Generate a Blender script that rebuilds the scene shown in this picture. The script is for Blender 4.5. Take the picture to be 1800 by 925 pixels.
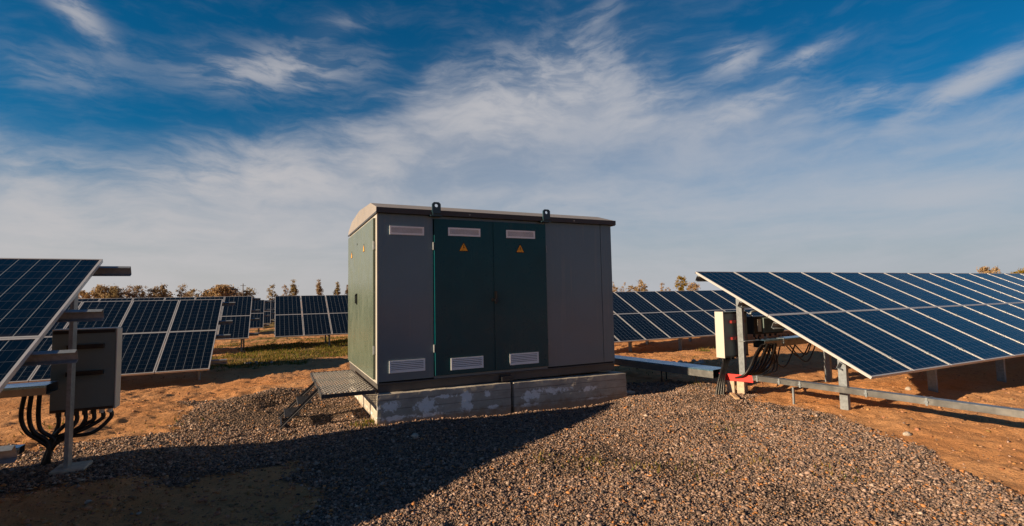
import bpy, bmesh, math, random
import numpy as np
from mathutils import Vector, Matrix
R = math.radians
random.seed(7)
for o in list(bpy.data.objects):
    bpy.data.objects.remove(o, do_unlink=True)
scene = bpy.context.scene
COL = scene.collection

# ------------------------------------------------------------------ camera
cam_d = bpy.data.cameras.new('camera')
cam_d.sensor_width = 36.0
cam_d.lens = 17.528
cam_d.clip_start = 0.05
cam_d.clip_end = 8000.0
cam = bpy.data.objects.new('camera', cam_d)
COL.objects.link(cam)
_r = Vector((0.90245061, -0.4303655, -0.01919465))
_u = Vector((-0.01168244, -0.06898887, 0.99754902))
_f = Vector((0.4306349, 0.90001448, 0.06728677))
_m = Matrix.Identity(4)
for i in range(3):
    _m[i][0] = _r[i]; _m[i][1] = _u[i]; _m[i][2] = -_f[i]
_m[2][3] = 1.70
cam.matrix_world = _m
scene.camera = cam

# ------------------------------------------------------------------ light, sky, exposure
SUN_EL, SUN_AZ = R(18.35), R(-0.4)          # azimuth of the shadows, measured from +X
vs = scene.view_settings
vs.view_transform = 'Standard'
vs.look = 'None'
vs.exposure = 0.80
vs.gamma = 1.0
vs.use_curve_mapping = False

sd = Vector((math.cos(SUN_EL) * math.cos(SUN_AZ), math.cos(SUN_EL) * math.sin(SUN_AZ), -math.sin(SUN_EL)))
sl = bpy.data.lights.new('sun', 'SUN')
sl.energy = 5.0
sl.angle = R(0.53)
sl.color = (1.0, 0.76, 0.49)
so = bpy.data.objects.new('sun', sl)
so.rotation_euler = sd.to_track_quat('-Z', 'Y').to_euler()
so.location = (-20, 0, 20)
COL.objects.link(so)


class NT:
    """tiny helper for building node trees"""
    def __init__(self, tree):
        self.t = tree
        self.t.nodes.clear()

    def n(self, kind, **kw):
        nd = self.t.nodes.new(kind)
        for k, v in kw.items():
            setattr(nd, k, v)
        return nd

    def put(self, sock, v):
        if isinstance(v, bpy.types.NodeSocket):
            self.t.links.new(v, sock)
        elif v is not None:
            if hasattr(sock.default_value, '__len__') and not hasattr(v, '__len__'):
                v = [v] * len(sock.default_value)
            if hasattr(sock.default_value, '__len__') and len(sock.default_value) == 4 and len(v) == 3:
                v = (*v, 1.0)
            sock.default_value = v

    def m(self, op, a, b=None, c=None, clamp=False):
        nd = self.n('ShaderNodeMath', operation=op, use_clamp=clamp)
        self.put(nd.inputs[0], a); self.put(nd.inputs[1], b); self.put(nd.inputs[2], c)
        return nd.outputs[0]

    def ss(self, x, a, b):
        nd = self.n('ShaderNodeMapRange', interpolation_type='SMOOTHSTEP')
        self.put(nd.inputs['Value'], x)
        self.put(nd.inputs['From Min'], a); self.put(nd.inputs['From Max'], b)
        return nd.outputs[0]

    def mix(self, fac, a, b, blend='MIX'):
        nd = self.n('ShaderNodeMix', data_type='RGBA', blend_type=blend)
        self.put(nd.inputs[0], fac); self.put(nd.inputs[6], a); self.put(nd.inputs[7], b)
        return nd.outputs[2]

    def xyz(self, v):
        nd = self.n('ShaderNodeSeparateXYZ')
        self.put(nd.inputs[0], v)
        return nd.outputs

    def vec(self, x, y, z):
        nd = self.n('ShaderNodeCombineXYZ')
        self.put(nd.inputs[0], x); self.put(nd.inputs[1], y); self.put(nd.inputs[2], z)
        return nd.outputs[0]

    def noise(self, v, scale, detail=4, rough=0.55, dist=0.0, out='Fac'):
        nd = self.n('ShaderNodeTexNoise')
        self.put(nd.inputs['Vector'], v)
        nd.inputs['Scale'].default_value = scale
        nd.inputs['Detail'].default_value = detail
        nd.inputs['Roughness'].default_value = rough
        nd.inputs['Distortion'].default_value = dist
        return nd.outputs[out]

    def mapping(self, v, loc=(0, 0, 0), rot=(0, 0, 0), scale=(1, 1, 1)):
        nd = self.n('ShaderNodeMapping')
        self.put(nd.inputs[0], v)
        nd.inputs['Location'].default_value = loc
        nd.inputs['Rotation'].default_value = rot
        nd.inputs['Scale'].default_value = scale
        return nd.outputs[0]

    def bump(self, h, strength=0.3, dist=0.02):
        nd = self.n('ShaderNodeBump')
        self.put(nd.inputs['Height'], h)
        nd.inputs['Strength'].default_value = strength
        nd.inputs['Distance'].default_value = dist
        return nd.outputs[0]


def build_world():
    w = bpy.data.worlds.new('World')
    scene.world = w
    w.use_nodes = True
    g = NT(w.node_tree)
    sky = g.n('ShaderNodeTexSky', sky_type='NISHITA')
    sky.sun_disc = False
    sky.sun_elevation = SUN_EL
    sky.sun_rotation = R(270.0) + SUN_AZ * 0
    sky.altitude = 200
    sky.air_density = 1.0
    sky.dust_density = 0.6
    sky.ozone_density = 2.5
    d = g.n('ShaderNodeTexCoord').outputs['Generated']
    x, y, z = g.xyz(d)
    az = g.m('ARCTAN2', x, y)
    el = g.m('ARCSINE', z)
    azd = g.m('MULTIPLY', az, 57.2958)
    eld = g.m('MULTIPLY', el, 57.2958)
    # the cirrus layer: a flat sheet high above, so its streaks run together towards the horizon
    zz = g.m('ADD', g.m('MAXIMUM', z, 0.0), 0.10)
    P = g.vec(g.m('DIVIDE', x, zz), g.m('DIVIDE', y, zz), 0.0)
    Q = g.vec(g.m('MULTIPLY', azd, 0.1), g.m('MULTIPLY', eld, 0.1), 0.0)
    warp = g.noise(Q, 0.55, 4, 0.55, 0, 'Color')
    wv = g.n('ShaderNodeVectorMath', operation='MULTIPLY_ADD')
    g.put(wv.inputs[0], warp); wv.inputs[1].default_value = (1.2, 0.7, 0); g.put(wv.inputs[2], Q)
    Pw = wv.outputs[0]
    s1 = g.noise(g.mapping(Pw, (0, 0, 0), (0, 0, R(-17)), (0.42, 2.0, 1)), 1.15, 10, 0.57, 0.10)
    s2 = g.noise(g.mapping(Pw, (3, 1, 0), (0, 0, R(-38)), (0.60, 2.8, 1)), 2.1, 12, 0.62, 0.12)
    s3 = g.noise(g.mapping(g.vec(azd, eld, 0), (0, 0, 0), (0, 0, R(-4)), (0.024, 0.13, 1)), 1.5, 9, 0.6, 0.35)
    big = g.noise(g.mapping(g.vec(azd, eld, 0), (2, 5, 0), (0, 0, R(8)), (0.035, 0.12, 1)), 1.0, 5, 0.6, 0.5)
    # upper edge of the veil against azimuth
    fc = g.n('ShaderNodeFloatCurve')
    pts = [(-60, 14), (-30, 12.5), (-20.6, 12.8), (-15, 11.8), (-9, 14.5), (-2, 17.0), (9.6, 20.5), (13, 22.0), (18, 25.2), (26, 25.6),
           (33, 26.4), (39, 25.2), (45, 22.6), (51, 21.8), (58, 19.6), (65, 16.2), (69, 16.0), (72, 16.5), (90, 16)]
    cv = fc.mapping.curves[0]
    px = [((a + 60) / 150.0, e / 40.0) for a, e in pts]
    cv.points[0].location = px[0]
    cv.points[1].location = px[-1]
    for p in px[1:-1]:
        cv.points.new(*p)
    fc.mapping.update()
    g.put(fc.inputs['Value'], g.m('DIVIDE', g.m('ADD', azd, 60.0), 150.0, clamp=True))
    edge = g.m('MULTIPLY', fc.outputs[0], 40.0)
    below = g.m('SUBTRACT', edge, eld)
    below = g.m('ADD', below, g.m('MULTIPLY', g.m('SUBTRACT', s2, 0.5), 7.0))
    below = g.m('ADD', below, g.m('MULTIPLY', g.m('SUBTRACT', big, 0.5), 4.0))
    main = g.ss(below, -1.5, 7.5)

    def blob(a0, e0, wa, we, rot=0.0):
        u = g.m('SUBTRACT', azd, a0)
        v = g.m('SUBTRACT', eld, e0)
        c, s = math.cos(R(rot)), math.sin(R(rot))
        u2 = g.m('ADD', g.m('MULTIPLY', u, c / wa), g.m('MULTIPLY', v, s / wa))
        v2 = g.m('ADD', g.m('MULTIPLY', u, -s / we), g.m('MULTIPLY', v, c / we))
        q = g.m('ADD', g.m('MULTIPLY', u2, u2), g.m('MULTIPLY', v2, v2))
        return g.m('EXPONENT', g.m('MULTIPLY', q, -1.0))

    def add(a, b):
        return g.m('ADD', a, b)
    curl = g.noise(g.mapping(Pw, (7, 3, 0), (0, 0, R(-50)), (0.8, 1.9, 1)), 1.8, 12, 0.60, 0.15)
    s1 = g.m('ADD', g.m('MULTIPLY', s1, 0.6), g.m('MULTIPLY', curl, 0.4))
    s2 = g.m('ADD', g.m('MULTIPLY', s2, 0.55), g.m('MULTIPLY', curl, 0.45))
    streak = g.ss(s1, 0.37, 0.64)
    fine = g.ss(s2, 0.41, 0.60)
    veil = g.m('MULTIPLY', main, add(0.36, g.m('MULTIPLY', streak, 0.26)))
    bq = g.m('DIVIDE', g.m('SUBTRACT', below, 4.5), 4.0)
    ridge = g.m('MULTIPLY', g.m('EXPONENT', g.m('MULTIPLY', g.m('MULTIPLY', bq, bq), -1.0)), g.m('MULTIPLY', streak, g.m('ADD', 0.12, g.m('MULTIPLY', g.ss(azd, 48.0, 25.0), 0.30))))
    veil = g.m('ADD', veil, ridge)
    # bright cores
    cores = blob(29, 22.5, 10, 4.2, 16)
    for b in [(-9, 12.2, 14, 2.3, 4, .55), (8, 14, 12, 2.6, 9, .45), (51.5, 18.6, 4.5, 1.6, 18, .75), (41, 20, 5, 2.6, 20, .45), (-12, 6, 12, 3.0, 0, .35), (20, 10, 18, 2.5, 3, .3)]:
        cores = add(cores, g.m('MULTIPLY', blob(*b[:5]), b[5]))
    cores = g.m('MULTIPLY', cores, add(0.15, g.m('MULTIPLY', g.m('MULTIPLY', fine, add(0.4, streak)), 0.62)))
    wisps = blob(0, 23.2, 7.5, 1.8, 10)
    for b in [(50.5, 23.6, 2.6, 1.2, 0, 1.1), (56.5, 22.2, 3.2, .8, 15, 1.0), (69.5, 17.2, 4.5, 1.0, 20, 1.3), (-16.5, 24.5, 3.0, 1.0, -40, .9), (-17.5, 19.5, 4, 2, 10, .35),
              (62, 17.6, 3, 1.0, 5, .7), (36, 29.5, 3, 1.0, 25, .4), (6, 28, 4, 1.0, 20, .3)]:
        wisps = add(wisps, g.m('MULTIPLY', blob(*b[:5]), b[5]))
    wisps = g.m('MULTIPLY', wisps, add(0.10, g.m('MULTIPLY', fine, 0.62)))
    faint = g.m('MULTIPLY', g.ss(s2, 0.45, 0.75), 0.05)
    lowband = g.m('MULTIPLY', g.ss(eld, 17.0, 4.0), g.m('MULTIPLY', g.ss(s3, 0.38, 0.66), 0.50))
    dens = add(add(add(veil, cores), add(wisps, faint)), lowband)
    dens = g.m('SUBTRACT', 1.0, g.m('EXPONENT', g.m('MULTIPLY', dens, -1.6)))
    # unseen half behind the camera: veil thinned and blue dimmed to cut ambient light
    ahead = g.m('ADD', g.m('MULTIPLY', x, 0.4384), g.m('MULTIPLY', y, 0.8988))
    ahead = g.ss(ahead, -0.35, 0.30)
    dens = g.m('MULTIPLY', dens, g.m('ADD', 0.12, g.m('MULTIPLY', ahead, 0.88)))
    hz = g.m('MULTIPLY', g.ss(eld, 15.0, 0.0), g.m('ADD', 0.35, g.m('MULTIPLY', ahead, 0.65)))
    # blue of the clear sky (teal tint ahead, dimmed behind to lower ambient light) under the clouds
    gm = g.n('ShaderNodeGamma'); g.put(gm.inputs[0], sky.outputs[0]); gm.inputs[1].default_value = 1.0
    blue = g.mix(1.0, gm.outputs[0], g.mix(ahead, (0.36, 0.46, 0.60), SKY_TINT), 'MULTIPLY')
    warmth = g.ss(azd, 70.0, -25.0)
    ccol = g.mix(warmth, CLOUD_COOL, CLOUD_WARM)
    hcol = g.mix(warmth, HORIZ_COOL, HORIZ_WARM)
    c = g.mix(g.m('MULTIPLY', hz, 0.88), blue, hcol)
    c = g.mix(dens, c, ccol)
    bg = g.n('ShaderNodeBackground')
    g.put(bg.inputs[0], c)
    bg.inputs[1].default_value = SKY_STRENGTH
    out = g.n('ShaderNodeOutputWorld')
    g.t.links.new(bg.outputs[0], out.inputs[0])


SKY_STRENGTH = 0.05
SKY_TINT = (0.035, 0.62, 0.90)
CLOUD_COOL = (5.5, 5.65, 6.15)
CLOUD_WARM = (6.3, 6.05, 6.1)
HORIZ_COOL = (4.0, 4.2, 4.45)
HORIZ_WARM = (5.6, 5.2, 5.0)
build_world()


# ------------------------------------------------------------------ materials
def mat(name, color, rough=0.5, metal=0.0, var=0.0, vscale=3.0, bump=0.0, bscale=40.0, coat=0.0, dirt=None, spec=0.5, coords='Object', streaks=None):
    m = bpy.data.materials.new(name)
    m.use_nodes = True
    g = NT(m.node_tree)
    p = g.n('ShaderNodeBsdfPrincipled')
    o = g.n('ShaderNodeOutputMaterial')
    g.t.links.new(p.outputs[0], o.inputs[0])
    tc = g.n('ShaderNodeTexCoord').outputs[coords]
    c = tuple(color)
    if var > 0:
        n = g.noise(tc, vscale, 6, 0.6)
        f = g.ss(n, 0.3, 0.7)
        c = g.mix(f, [k * (1 - var) for k in color], [min(1, k * (1 + var)) for k in color])
    if dirt:
        n2 = g.noise(tc, dirt[2] if len(dirt) > 2 else 6.0, 8, 0.7)
        c = g.mix(g.m('MULTIPLY', g.ss(n2, 0.52, 0.75), dirt[1]), c, dirt[0])
        r = g.m('ADD', rough, g.m('MULTIPLY', g.ss(n2, 0.4, 0.7), 0.15))
    else:
        r = rough
    if streaks:                                     # rain runs and dust
        n3 = g.noise(g.mapping(tc, scale=(11, 11, 0.45)), 1.0, 6, 0.6)
        n4 = g.noise(tc, 1.4, 4, 0.6)
        k = g.m('MULTIPLY', g.ss(n3, 0.50, 0.72), g.ss(n4, 0.35, 0.65))
        n5 = g.noise(tc, 26.0, 4, 0.7)
        k = g.m('MAXIMUM', k, g.m('MULTIPLY', g.ss(n5, 0.66, 0.74), 0.8))
        c = g.mix(g.m('MULTIPLY', k, streaks[1]), c, streaks[0])
        r = g.m('ADD', r, g.m('MULTIPLY', k, 0.18))
    g.put(p.inputs['Base Color'], c)
    g.put(p.inputs['Roughness'], r)
    p.inputs['Metallic'].default_value = metal
    p.inputs['Specular IOR Level'].default_value = spec
    p.inputs['Coat Weight'].default_value = coat
    p.inputs['Coat Roughness'].default_value = 0.12
    if bump > 0:
        g.put(p.inputs['Normal'], g.bump(g.noise(tc, bscale, 5, 0.6), bump, 0.01))
    return m


M = {}
M['grey_paint'] = mat('grey_paint', (0.098, 0.162, 0.215), 0.30, var=0.06, vscale=1.2, dirt=((0.15, 0.16, 0.165), 0.25, 2.5), bump=0.025, bscale=1.6, coat=0.40, streaks=((0.26, 0.26, 0.25), 0.34))
M['base_paint'] = mat('base_paint', (0.075, 0.072, 0.072), 0.5, var=0.10, dirt=((0.16, 0.115, 0.08), 0.4, 5.0))
M['frame_paint'] = mat('frame_paint', (0.42, 0.41, 0.38), 0.5, var=0.06)
M['green_paint'] = mat('green_paint', (0.0006, 0.0600, 0.0800), 0.27, var=0.10, vscale=0.9, dirt=((0.008, 0.048, 0.060), 0.3, 3.0), bump=0.025, bscale=1.5, spec=0.28, coat=0.06, streaks=((0.03, 0.085, 0.09), 0.35))
M['side_green_lit'] = mat('side_green_lit', (0.100, 0.130, 0.102), 0.24, var=0.08, vscale=0.9, dirt=((0.2, 0.18, 0.13), 0.2, 3.0), bump=0.025, bscale=1.5, streaks=((0.24, 0.22, 0.17), 0.3))  # door green paled: sun and sky sheen put into the colour
M['fascia'] = mat('fascia', (0.038, 0.038, 0.042), 0.45, var=0.1)
M['roof'] = mat('roof', (0.265, 0.245, 0.235), 0.5, var=0.08, vscale=2.0, dirt=((0.30, 0.26, 0.22), 0.35, 3.0))
M['lug'] = mat('lug', (0.02, 0.06, 0.085), 0.4, var=0.15, dirt=((0.10, 0.06, 0.03), 0.3, 20.0))
M['vent_white'] = mat('vent_white', (0.84, 0.88, 0.92), 0.45, var=0.04)
M['dark_gap'] = mat('dark_gap', (0.008, 0.008, 0.008), 0.8)
M['black_plastic'] = mat('black_plastic', (0.010, 0.010, 0.011), 0.38, var=0.2, vscale=15)
M['conduit'] = mat('conduit', (0.012, 0.011, 0.011), 0.42, bump=0.25, bscale=90.0)
M['sign_yellow'] = mat('sign_yellow', (0.85, 0.36, 0.012), 0.5)
M['sign_black'] = mat('sign_black', (0.012, 0.01, 0.008), 0.6)
M['galv'] = mat('galv', (0.22, 0.25, 0.28), 0.45, metal=0.25, var=0.18, vscale=25.0, dirt=((0.30, 0.25, 0.2), 0.3, 9.0))
M['sky_blue_lid'] = mat('sky_blue_lid', (0.20, 0.40, 0.60), 0.25, metal=0.85, var=0.12, vscale=12.0, dirt=((0.35, 0.30, 0.26), 0.2, 5.0))  # blue of the mirrored sky is put into the lid's base colour
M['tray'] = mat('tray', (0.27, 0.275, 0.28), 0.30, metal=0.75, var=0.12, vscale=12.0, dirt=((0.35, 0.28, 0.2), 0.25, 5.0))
M['alu'] = mat('alu', (0.52, 0.52, 0.53), 0.38, metal=0.25, var=0.04)
M['steel'] = mat('steel', (0.065, 0.065, 0.07), 0.5, metal=0.4, var=0.2, vscale=10, dirt=((0.16, 0.09, 0.05), 0.3, 12.0))
M['grate'] = mat('grate', (0.52, 0.48, 0.44), 0.5, metal=0.4, var=0.15, vscale=14)
M['cab_body'] = mat('cab_body', (0.125, 0.170, 0.170), 0.45, var=0.08)
M['cab_cover'] = mat('cab_cover', (0.50, 0.485, 0.45), 0.5, var=0.04, dirt=((0.5, 0.42, 0.33), 0.25, 6.0))
M['red'] = mat('red', (0.75, 0.022, 0.015), 0.45, var=0.08)
M['dark_red'] = mat('dark_red', (0.22, 0.012, 0.010), 0.5)
M['white_plastic'] = mat('white_plastic', (0.75, 0.74, 0.70), 0.45)
M['rock'] = mat('rock', (0.40, 0.35, 0.30), 0.85, var=0.2, vscale=18, bump=0.5, bscale=30)
M['brick'] = mat('brick', (0.48, 0.38, 0.28), 0.85, var=0.2, vscale=18, bump=0.5, bscale=50)
M['plank'] = mat('plank', (0.50, 0.34, 0.20), 0.8, var=0.2, vscale=10, bump=0.3, bscale=30)
M['pole_wood'] = mat('pole_wood', (0.10, 0.075, 0.055), 0.8)


def make_cell_mat():
    m = bpy.data.materials.new('solar_cells')
    m.use_nodes = True
    g = NT(m.node_tree)
    p = g.n('ShaderNodeBsdfPrincipled'); o = g.n('ShaderNodeOutputMaterial')
    g.t.links.new(p.outputs[0], o.inputs[0])
    tc = g.n('ShaderNodeTexCoord')
    u, v, _ = g.xyz(tc.outputs['UV'])
    U = g.m('MULTIPLY', u, 6.0); V = g.m('MULTIPLY', v, 10.0)
    fu = g.m('ABSOLUTE', g.m('SUBTRACT', g.m('FRACT', U), 0.5))
    fv = g.m('ABSOLUTE', g.m('SUBTRACT', g.m('FRACT', V), 0.5))
    lu = g.ss(fu, 0.478, 0.489)
    lv = g.ss(fv, 0.486, 0.494)
    bus = g.m('ABSOLUTE', g.m('SUBTRACT', g.m('FRACT', g.m('MULTIPLY', U, 3.0)), 0.5))
    lb = g.m('MULTIPLY', g.ss(bus, 0.035, 0.015), 0.07)
    cell = g.n('ShaderNodeTexWhiteNoise', noise_dimensions='3D')
    oi = g.n('ShaderNodeObjectInfo')
    g.put(cell.inputs['Vector'], g.vec(g.m('FLOOR', U), g.m('FLOOR', V), g.m('MULTIPLY', oi.outputs['Random'], 57.0)))
    vo = g.n('ShaderNodeTexVoronoi'); g.put(vo.inputs['Vector'], g.mapping(tc.outputs['UV'], scale=(60, 100, 1)))
    sp = g.n('ShaderNodeSeparateColor'); g.put(sp.inputs[0], vo.outputs['Color'])
    k = g.m('ADD', g.m('MULTIPLY', cell.outputs['Value'], 0.5), g.m('MULTIPLY', sp.outputs[0], 0.5))
    c = g.mix(k, (0.0007, 0.0024, 0.0055), (0.0013, 0.0050, 0.0110))
    ln = g.m('MAXIMUM', g.m('MULTIPLY', lu, 0.55), g.m('MULTIPLY', lv, 0.22))
    ln = g.m('MAXIMUM', ln, lb)
    c = g.mix(ln, c, (0.42, 0.46, 0.50))
    # thin dust that gathers at the lower edge of every module
    du = g.noise(tc.outputs['UV'], 9.0, 6, 0.65)
    dust = g.m('ADD', g.m('MULTIPLY', g.ss(du, 0.45, 0.8), 0.010), g.m('MULTIPLY', g.ss(v, 0.05, 0.0), 0.06))
    c = g.mix(dust, c, (0.40, 0.30, 0.22))
    g.put(p.inputs['Base Color'], c)
    p.inputs['Roughness'].default_value = 0.20
    p.inputs['Specular IOR Level'].default_value = 0.22
    p.inputs['Coat Weight'].default_value = 0.06
    p.inputs['Coat Roughness'].default_value = 0.06
    return m


M['cells'] = make_cell_mat()


def make_concrete():
    m = bpy.data.materials.new('board_marked_concrete')
    m.use_nodes = True
    g = NT(m.node_tree)
    p = g.n('ShaderNodeBsdfPrincipled'); o = g.n('ShaderNodeOutputMaterial')
    g.t.links.new(p.outputs[0], o.inputs[0])
    tc = g.n('ShaderNodeNewGeometry').outputs['Position']
    x, y, z = g.xyz(tc)
    n1 = g.noise(tc, 2.2, 8, 0.65)
    n2 = g.noise(g.mapping(tc, scale=(1.5, 1.5, 14)), 1.5, 6, 0.6)
    c = g.mix(g.ss(n1, 0.3, 0.7), (0.34, 0.31, 0.265), (0.52, 0.48, 0.42))
    c = g.mix(g.m('MULTIPLY', g.ss(n2, 0.45, 0.75), 0.35), c, (0.17, 0.15, 0.13))
    # board joints left by the formwork
    zb = g.m('ABSOLUTE', g.m('SUBTRACT', g.m('FRACT', g.m('MULTIPLY', g.m('ADD', z, g.m('MULTIPLY', x, 0.016)), 8.2)), 0.5))
    jt = g.ss(zb, 0.44, 0.49)
    c = g.mix(g.m('MULTIPLY', jt, 0.5), c, (0.09, 0.08, 0.07))
    # white lime bloom in patches
    wn = g.noise(tc, 12.0, 10, 0.74, 0.3)
    tot = None
    for (cx, cz, wx, wz) in [(1.43, .245, .16, .075), (1.52, .10, .28, .035), (1.94, .20, .17, .10), (1.98, .09, .22, .03), (2.52, .27, .10, .08), (2.53, .15, .11, .10), (2.85, .28, .05, .05),
                             (2.92, .09, .10, .03), (3.58, .19, .18, .085), (3.95, .23, .32, .05), (3.5, .055, .20, .03), (4.62, .19, .16, .045), (4.75, .03, .2, .02), (2.2, .31, .12, .03)]:
        u = g.m('DIVIDE', g.m('SUBTRACT', x, cx), wx)
        w = g.m('DIVIDE', g.m('SUBTRACT', z, cz), wz)
        q = g.m('SUBTRACT', 1.30, g.m('SQRT', g.m('ADD', g.m('MULTIPLY', u, u), g.m('MULTIPLY', w, w))))
        tot = q if tot is None else g.m('MAXIMUM', tot, q)
    lime = g.ss(g.m('ADD', tot, g.m('MULTIPLY', g.m('SUBTRACT', wn, 0.5), 4.6)), 0.25, 0.75)
    c = g.mix(g.m('MULTIPLY', lime, 0.97), c, (0.86, 0.87, 0.88))
    mud = g.ss(g.m('ADD', z, g.m('MULTIPLY', g.m('SUBTRACT', g.noise(tc, 9.0, 6, 0.7), 0.5), 0.35)), 0.12, -0.02)
    c = g.mix(g.m('MULTIPLY', mud, 0.7), c, (0.25, 0.145, 0.075))
    g.put(p.inputs['Base Color'], c)
    p.inputs['Roughness'].default_value = 0.85
    h = g.m('SUBTRACT', g.noise(tc, 22, 6, 0.7), g.m('MULTIPLY', jt, 0.8))
    g.put(p.inputs['Normal'], g.bump(h, 0.5, 0.012))
    return m


M['concrete'] = make_concrete()


# ------------------------------------------------------------------ mesh builder
class MB:
    def __init__(self):
        self.v = []; self.f = []; self.mi = []; self.uv = {}

    def face(self, pts, mi=0, uv=None):
        b = len(self.v)
        self.v += [tuple(p) for p in pts]
        self.f.append(tuple(range(b, b + len(pts))))
        self.mi.append(mi)
        if uv:
            self.uv[len(self.f) - 1] = uv

    def hexa(self, c, mi=0):
        """c: 8 corners, bottom 4 (ccw) then top 4"""
        b = len(self.v)
        self.v += [tuple(p) for p in c]
        for q in ((3, 2, 1, 0), (4, 5, 6, 7), (0, 1, 5, 4), (1, 2, 6, 5), (2, 3, 7, 6), (3, 0, 4, 7)):
            self.f.append(tuple(b + i for i in q)); self.mi.append(mi)
        return self

    def box(self, x0, x1, y0, y1, z0, z1, mi=0):
        return self.hexa([(x0, y0, z0), (x1, y0, z0), (x1, y1, z0), (x0, y1, z0),
                          (x0, y0, z1), (x1, y0, z1), (x1, y1, z1), (x0, y1, z1)], mi)

    def bar(self, a, b, w, h, up=(0, 0, 1), mi=0):
        """a bar of width w and height h from a to b"""
        a, b = Vector(a), Vector(b)
        d = (b - a).normalized()
        s = d.cross(Vector(up))
        if s.length < 1e-4:
            s = d.cross(Vector((1, 0, 0)))
        s.normalize(); t = s.cross(d).normalized()
        s = s * w / 2; t = t * h / 2
        return self.hexa([a - s - t, a + s - t, b + s - t, b - s - t, a - s + t, a + s + t, b + s + t, b - s + t], mi)

    def prism(self, prof, x0, x1, mi=0, axis='x'):
        """prof: list of (y,z); extruded along x"""
        n = len(prof); b = len(self.v)
        for X in (x0, x1):
            for (p, q) in prof:
                self.v.append((X, p, q) if axis == 'x' else ((p, X, q) if axis == 'y' else (p, q, X)))
        for i in range(n):
            j = (i + 1) % n
            self.f.append((b + i, b + j, b + n + j, b + n + i)); self.mi.append(mi)
        self.f.append(tuple(b + i for i in range(n))); self.mi.append(mi)
        self.f.append(tuple(b + n + i for i in reversed(range(n)))); self.mi.append(mi)
        return self

    def tube(self, pts, r, n=10, mi=0, cap=True, smooth=True, steps=8):
        pts = [Vector(p) for p in pts]
        if smooth and len(pts) > 2:
            q = []
            e = [pts[0] * 2 - pts[1]] + pts + [pts[-1] * 2 - pts[-2]]
            for i in range(1, len(e) - 2):
                for k in range(steps):
                    t = k / steps
                    p0, p1, p2, p3 = e[i - 1], e[i], e[i + 1], e[i + 2]
                    q.append(0.5 * ((2 * p1) + (p2 - p0) * t + (2 * p0 - 5 * p1 + 4 * p2 - p3) * t * t + (3 * p1 - p0 - 3 * p2 + p3) * t ** 3))
            q.append(pts[-1]); pts = q
        rr = r if hasattr(r, '__len__') else [r] * len(pts)
        if len(rr) != len(pts):
            rr = np.interp(np.linspace(0, 1, len(pts)), np.linspace(0, 1, len(rr)), rr)
        b = len(self.v)
        ref = None
        for i, p in enumerate(pts):
            d = (pts[min(i + 1, len(pts) - 1)] - pts[max(i - 1, 0)]).normalized()
            if ref is None:
                ref = d.orthogonal().normalized()
            ref = (ref - d * ref.dot(d))
            ref = ref.normalized() if ref.length > 1e-6 else d.orthogonal().normalized()
            s = d.cross(ref)
            for k in range(n):
                a = 2 * math.pi * k / n
                self.v.append(tuple(p + (ref * math.cos(a) + s * math.sin(a)) * float(rr[i])))
        for i in range(len(pts) - 1):
            for k in range(n):
                k2 = (k + 1) % n
                self.f.append((b + i * n + k, b + i * n + k2, b + (i + 1) * n + k2, b + (i + 1) * n + k)); self.mi.append(mi)
        if cap:
            self.f.append(tuple(b + k for k in reversed(range(n)))); self.mi.append(mi)
            e = b + (len(pts) - 1) * n
            self.f.append(tuple(e + k for k in range(n))); self.mi.append(mi)
        return self

    def mesh(self, name, mats, origin=(0, 0, 0), smooth=False):
        me = bpy.data.meshes.new(name)
        o = Vector(origin)
        me.from_pydata([tuple(Vector(p) - o) for p in self.v], [], self.f)
        for m in (mats if isinstance(mats, (list, tuple)) else [mats]):
            me.materials.append(m)
        me.polygons.foreach_set('material_index', self.mi)
        if self.uv:
            ul = me.uv_layers.new(name='UVMap')
            for pi, uv in self.uv.items():
                for li, c in zip(me.polygons[pi].loop_indices, uv):
                    ul.data[li].uv = c
        bm = bmesh.new(); bm.from_mesh(me)
        bmesh.ops.recalc_face_normals(bm, faces=bm.faces)
        bm.to_mesh(me); bm.free()
        if smooth:
            me.polygons.foreach_set('use_smooth', [True] * len(me.polygons))
        me.update()
        return me

    def build(self, name, mats, parent=None, origin=(0, 0, 0), smooth=False, bevel=0.0, seg=2):
        """origin: world position of the top-level thing this mesh belongs to"""
        ob = bpy.data.objects.new(name, self.mesh(name, mats, origin, smooth))
        COL.objects.link(ob)
        if parent is not None:
            ob.parent = parent
        else:
            ob.location = origin
        if bevel > 0:
            b = ob.modifiers.new('bevel', 'BEVEL')
            b.width = bevel; b.segments = seg; b.limit_method = 'ANGLE'; b.angle_limit = R(35)
            b.harden_normals = False
        return ob


def tag(o, label=None, cat=None, group=None, kind=None):
    if label: o['label'] = label
    if cat: o['category'] = cat
    if group: o['group'] = group
    if kind: o['kind'] = kind
    return o


def empty(name, loc, label, cat, group=None):
    o = bpy.data.objects.new(name, None)
    COL.objects.link(o)
    o.empty_display_size = 0.2
    o.location = loc
    return tag(o, label, cat, group)


# ------------------------------------------------------------------ ground
def hash2(ix, iy, seed):
    h = (ix.astype(np.int64) * 374761393 + iy.astype(np.int64) * 668265263 + seed * 1442695041) & 0x7fffffff
    h = ((h ^ (h >> 13)) * 1274126177) & 0x7fffffff
    h = h ^ (h >> 16)
    return (h & 0xffff) / 65535.0


def vnoise(x, y, s, seed):
    x = x * s; y = y * s
    ix = np.floor(x); iy = np.floor(y)
    fx = x - ix; fy = y - iy
    fx = fx * fx * (3 - 2 * fx); fy = fy * fy * (3 - 2 * fy)
    a = hash2(ix, iy, seed); b = hash2(ix + 1, iy, seed); c = hash2(ix, iy + 1, seed); d = hash2(ix + 1, iy + 1, seed)
    return (a * (1 - fx) + b * fx) * (1 - fy) + (c * (1 - fx) + d * fx) * fy - 0.5


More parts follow.
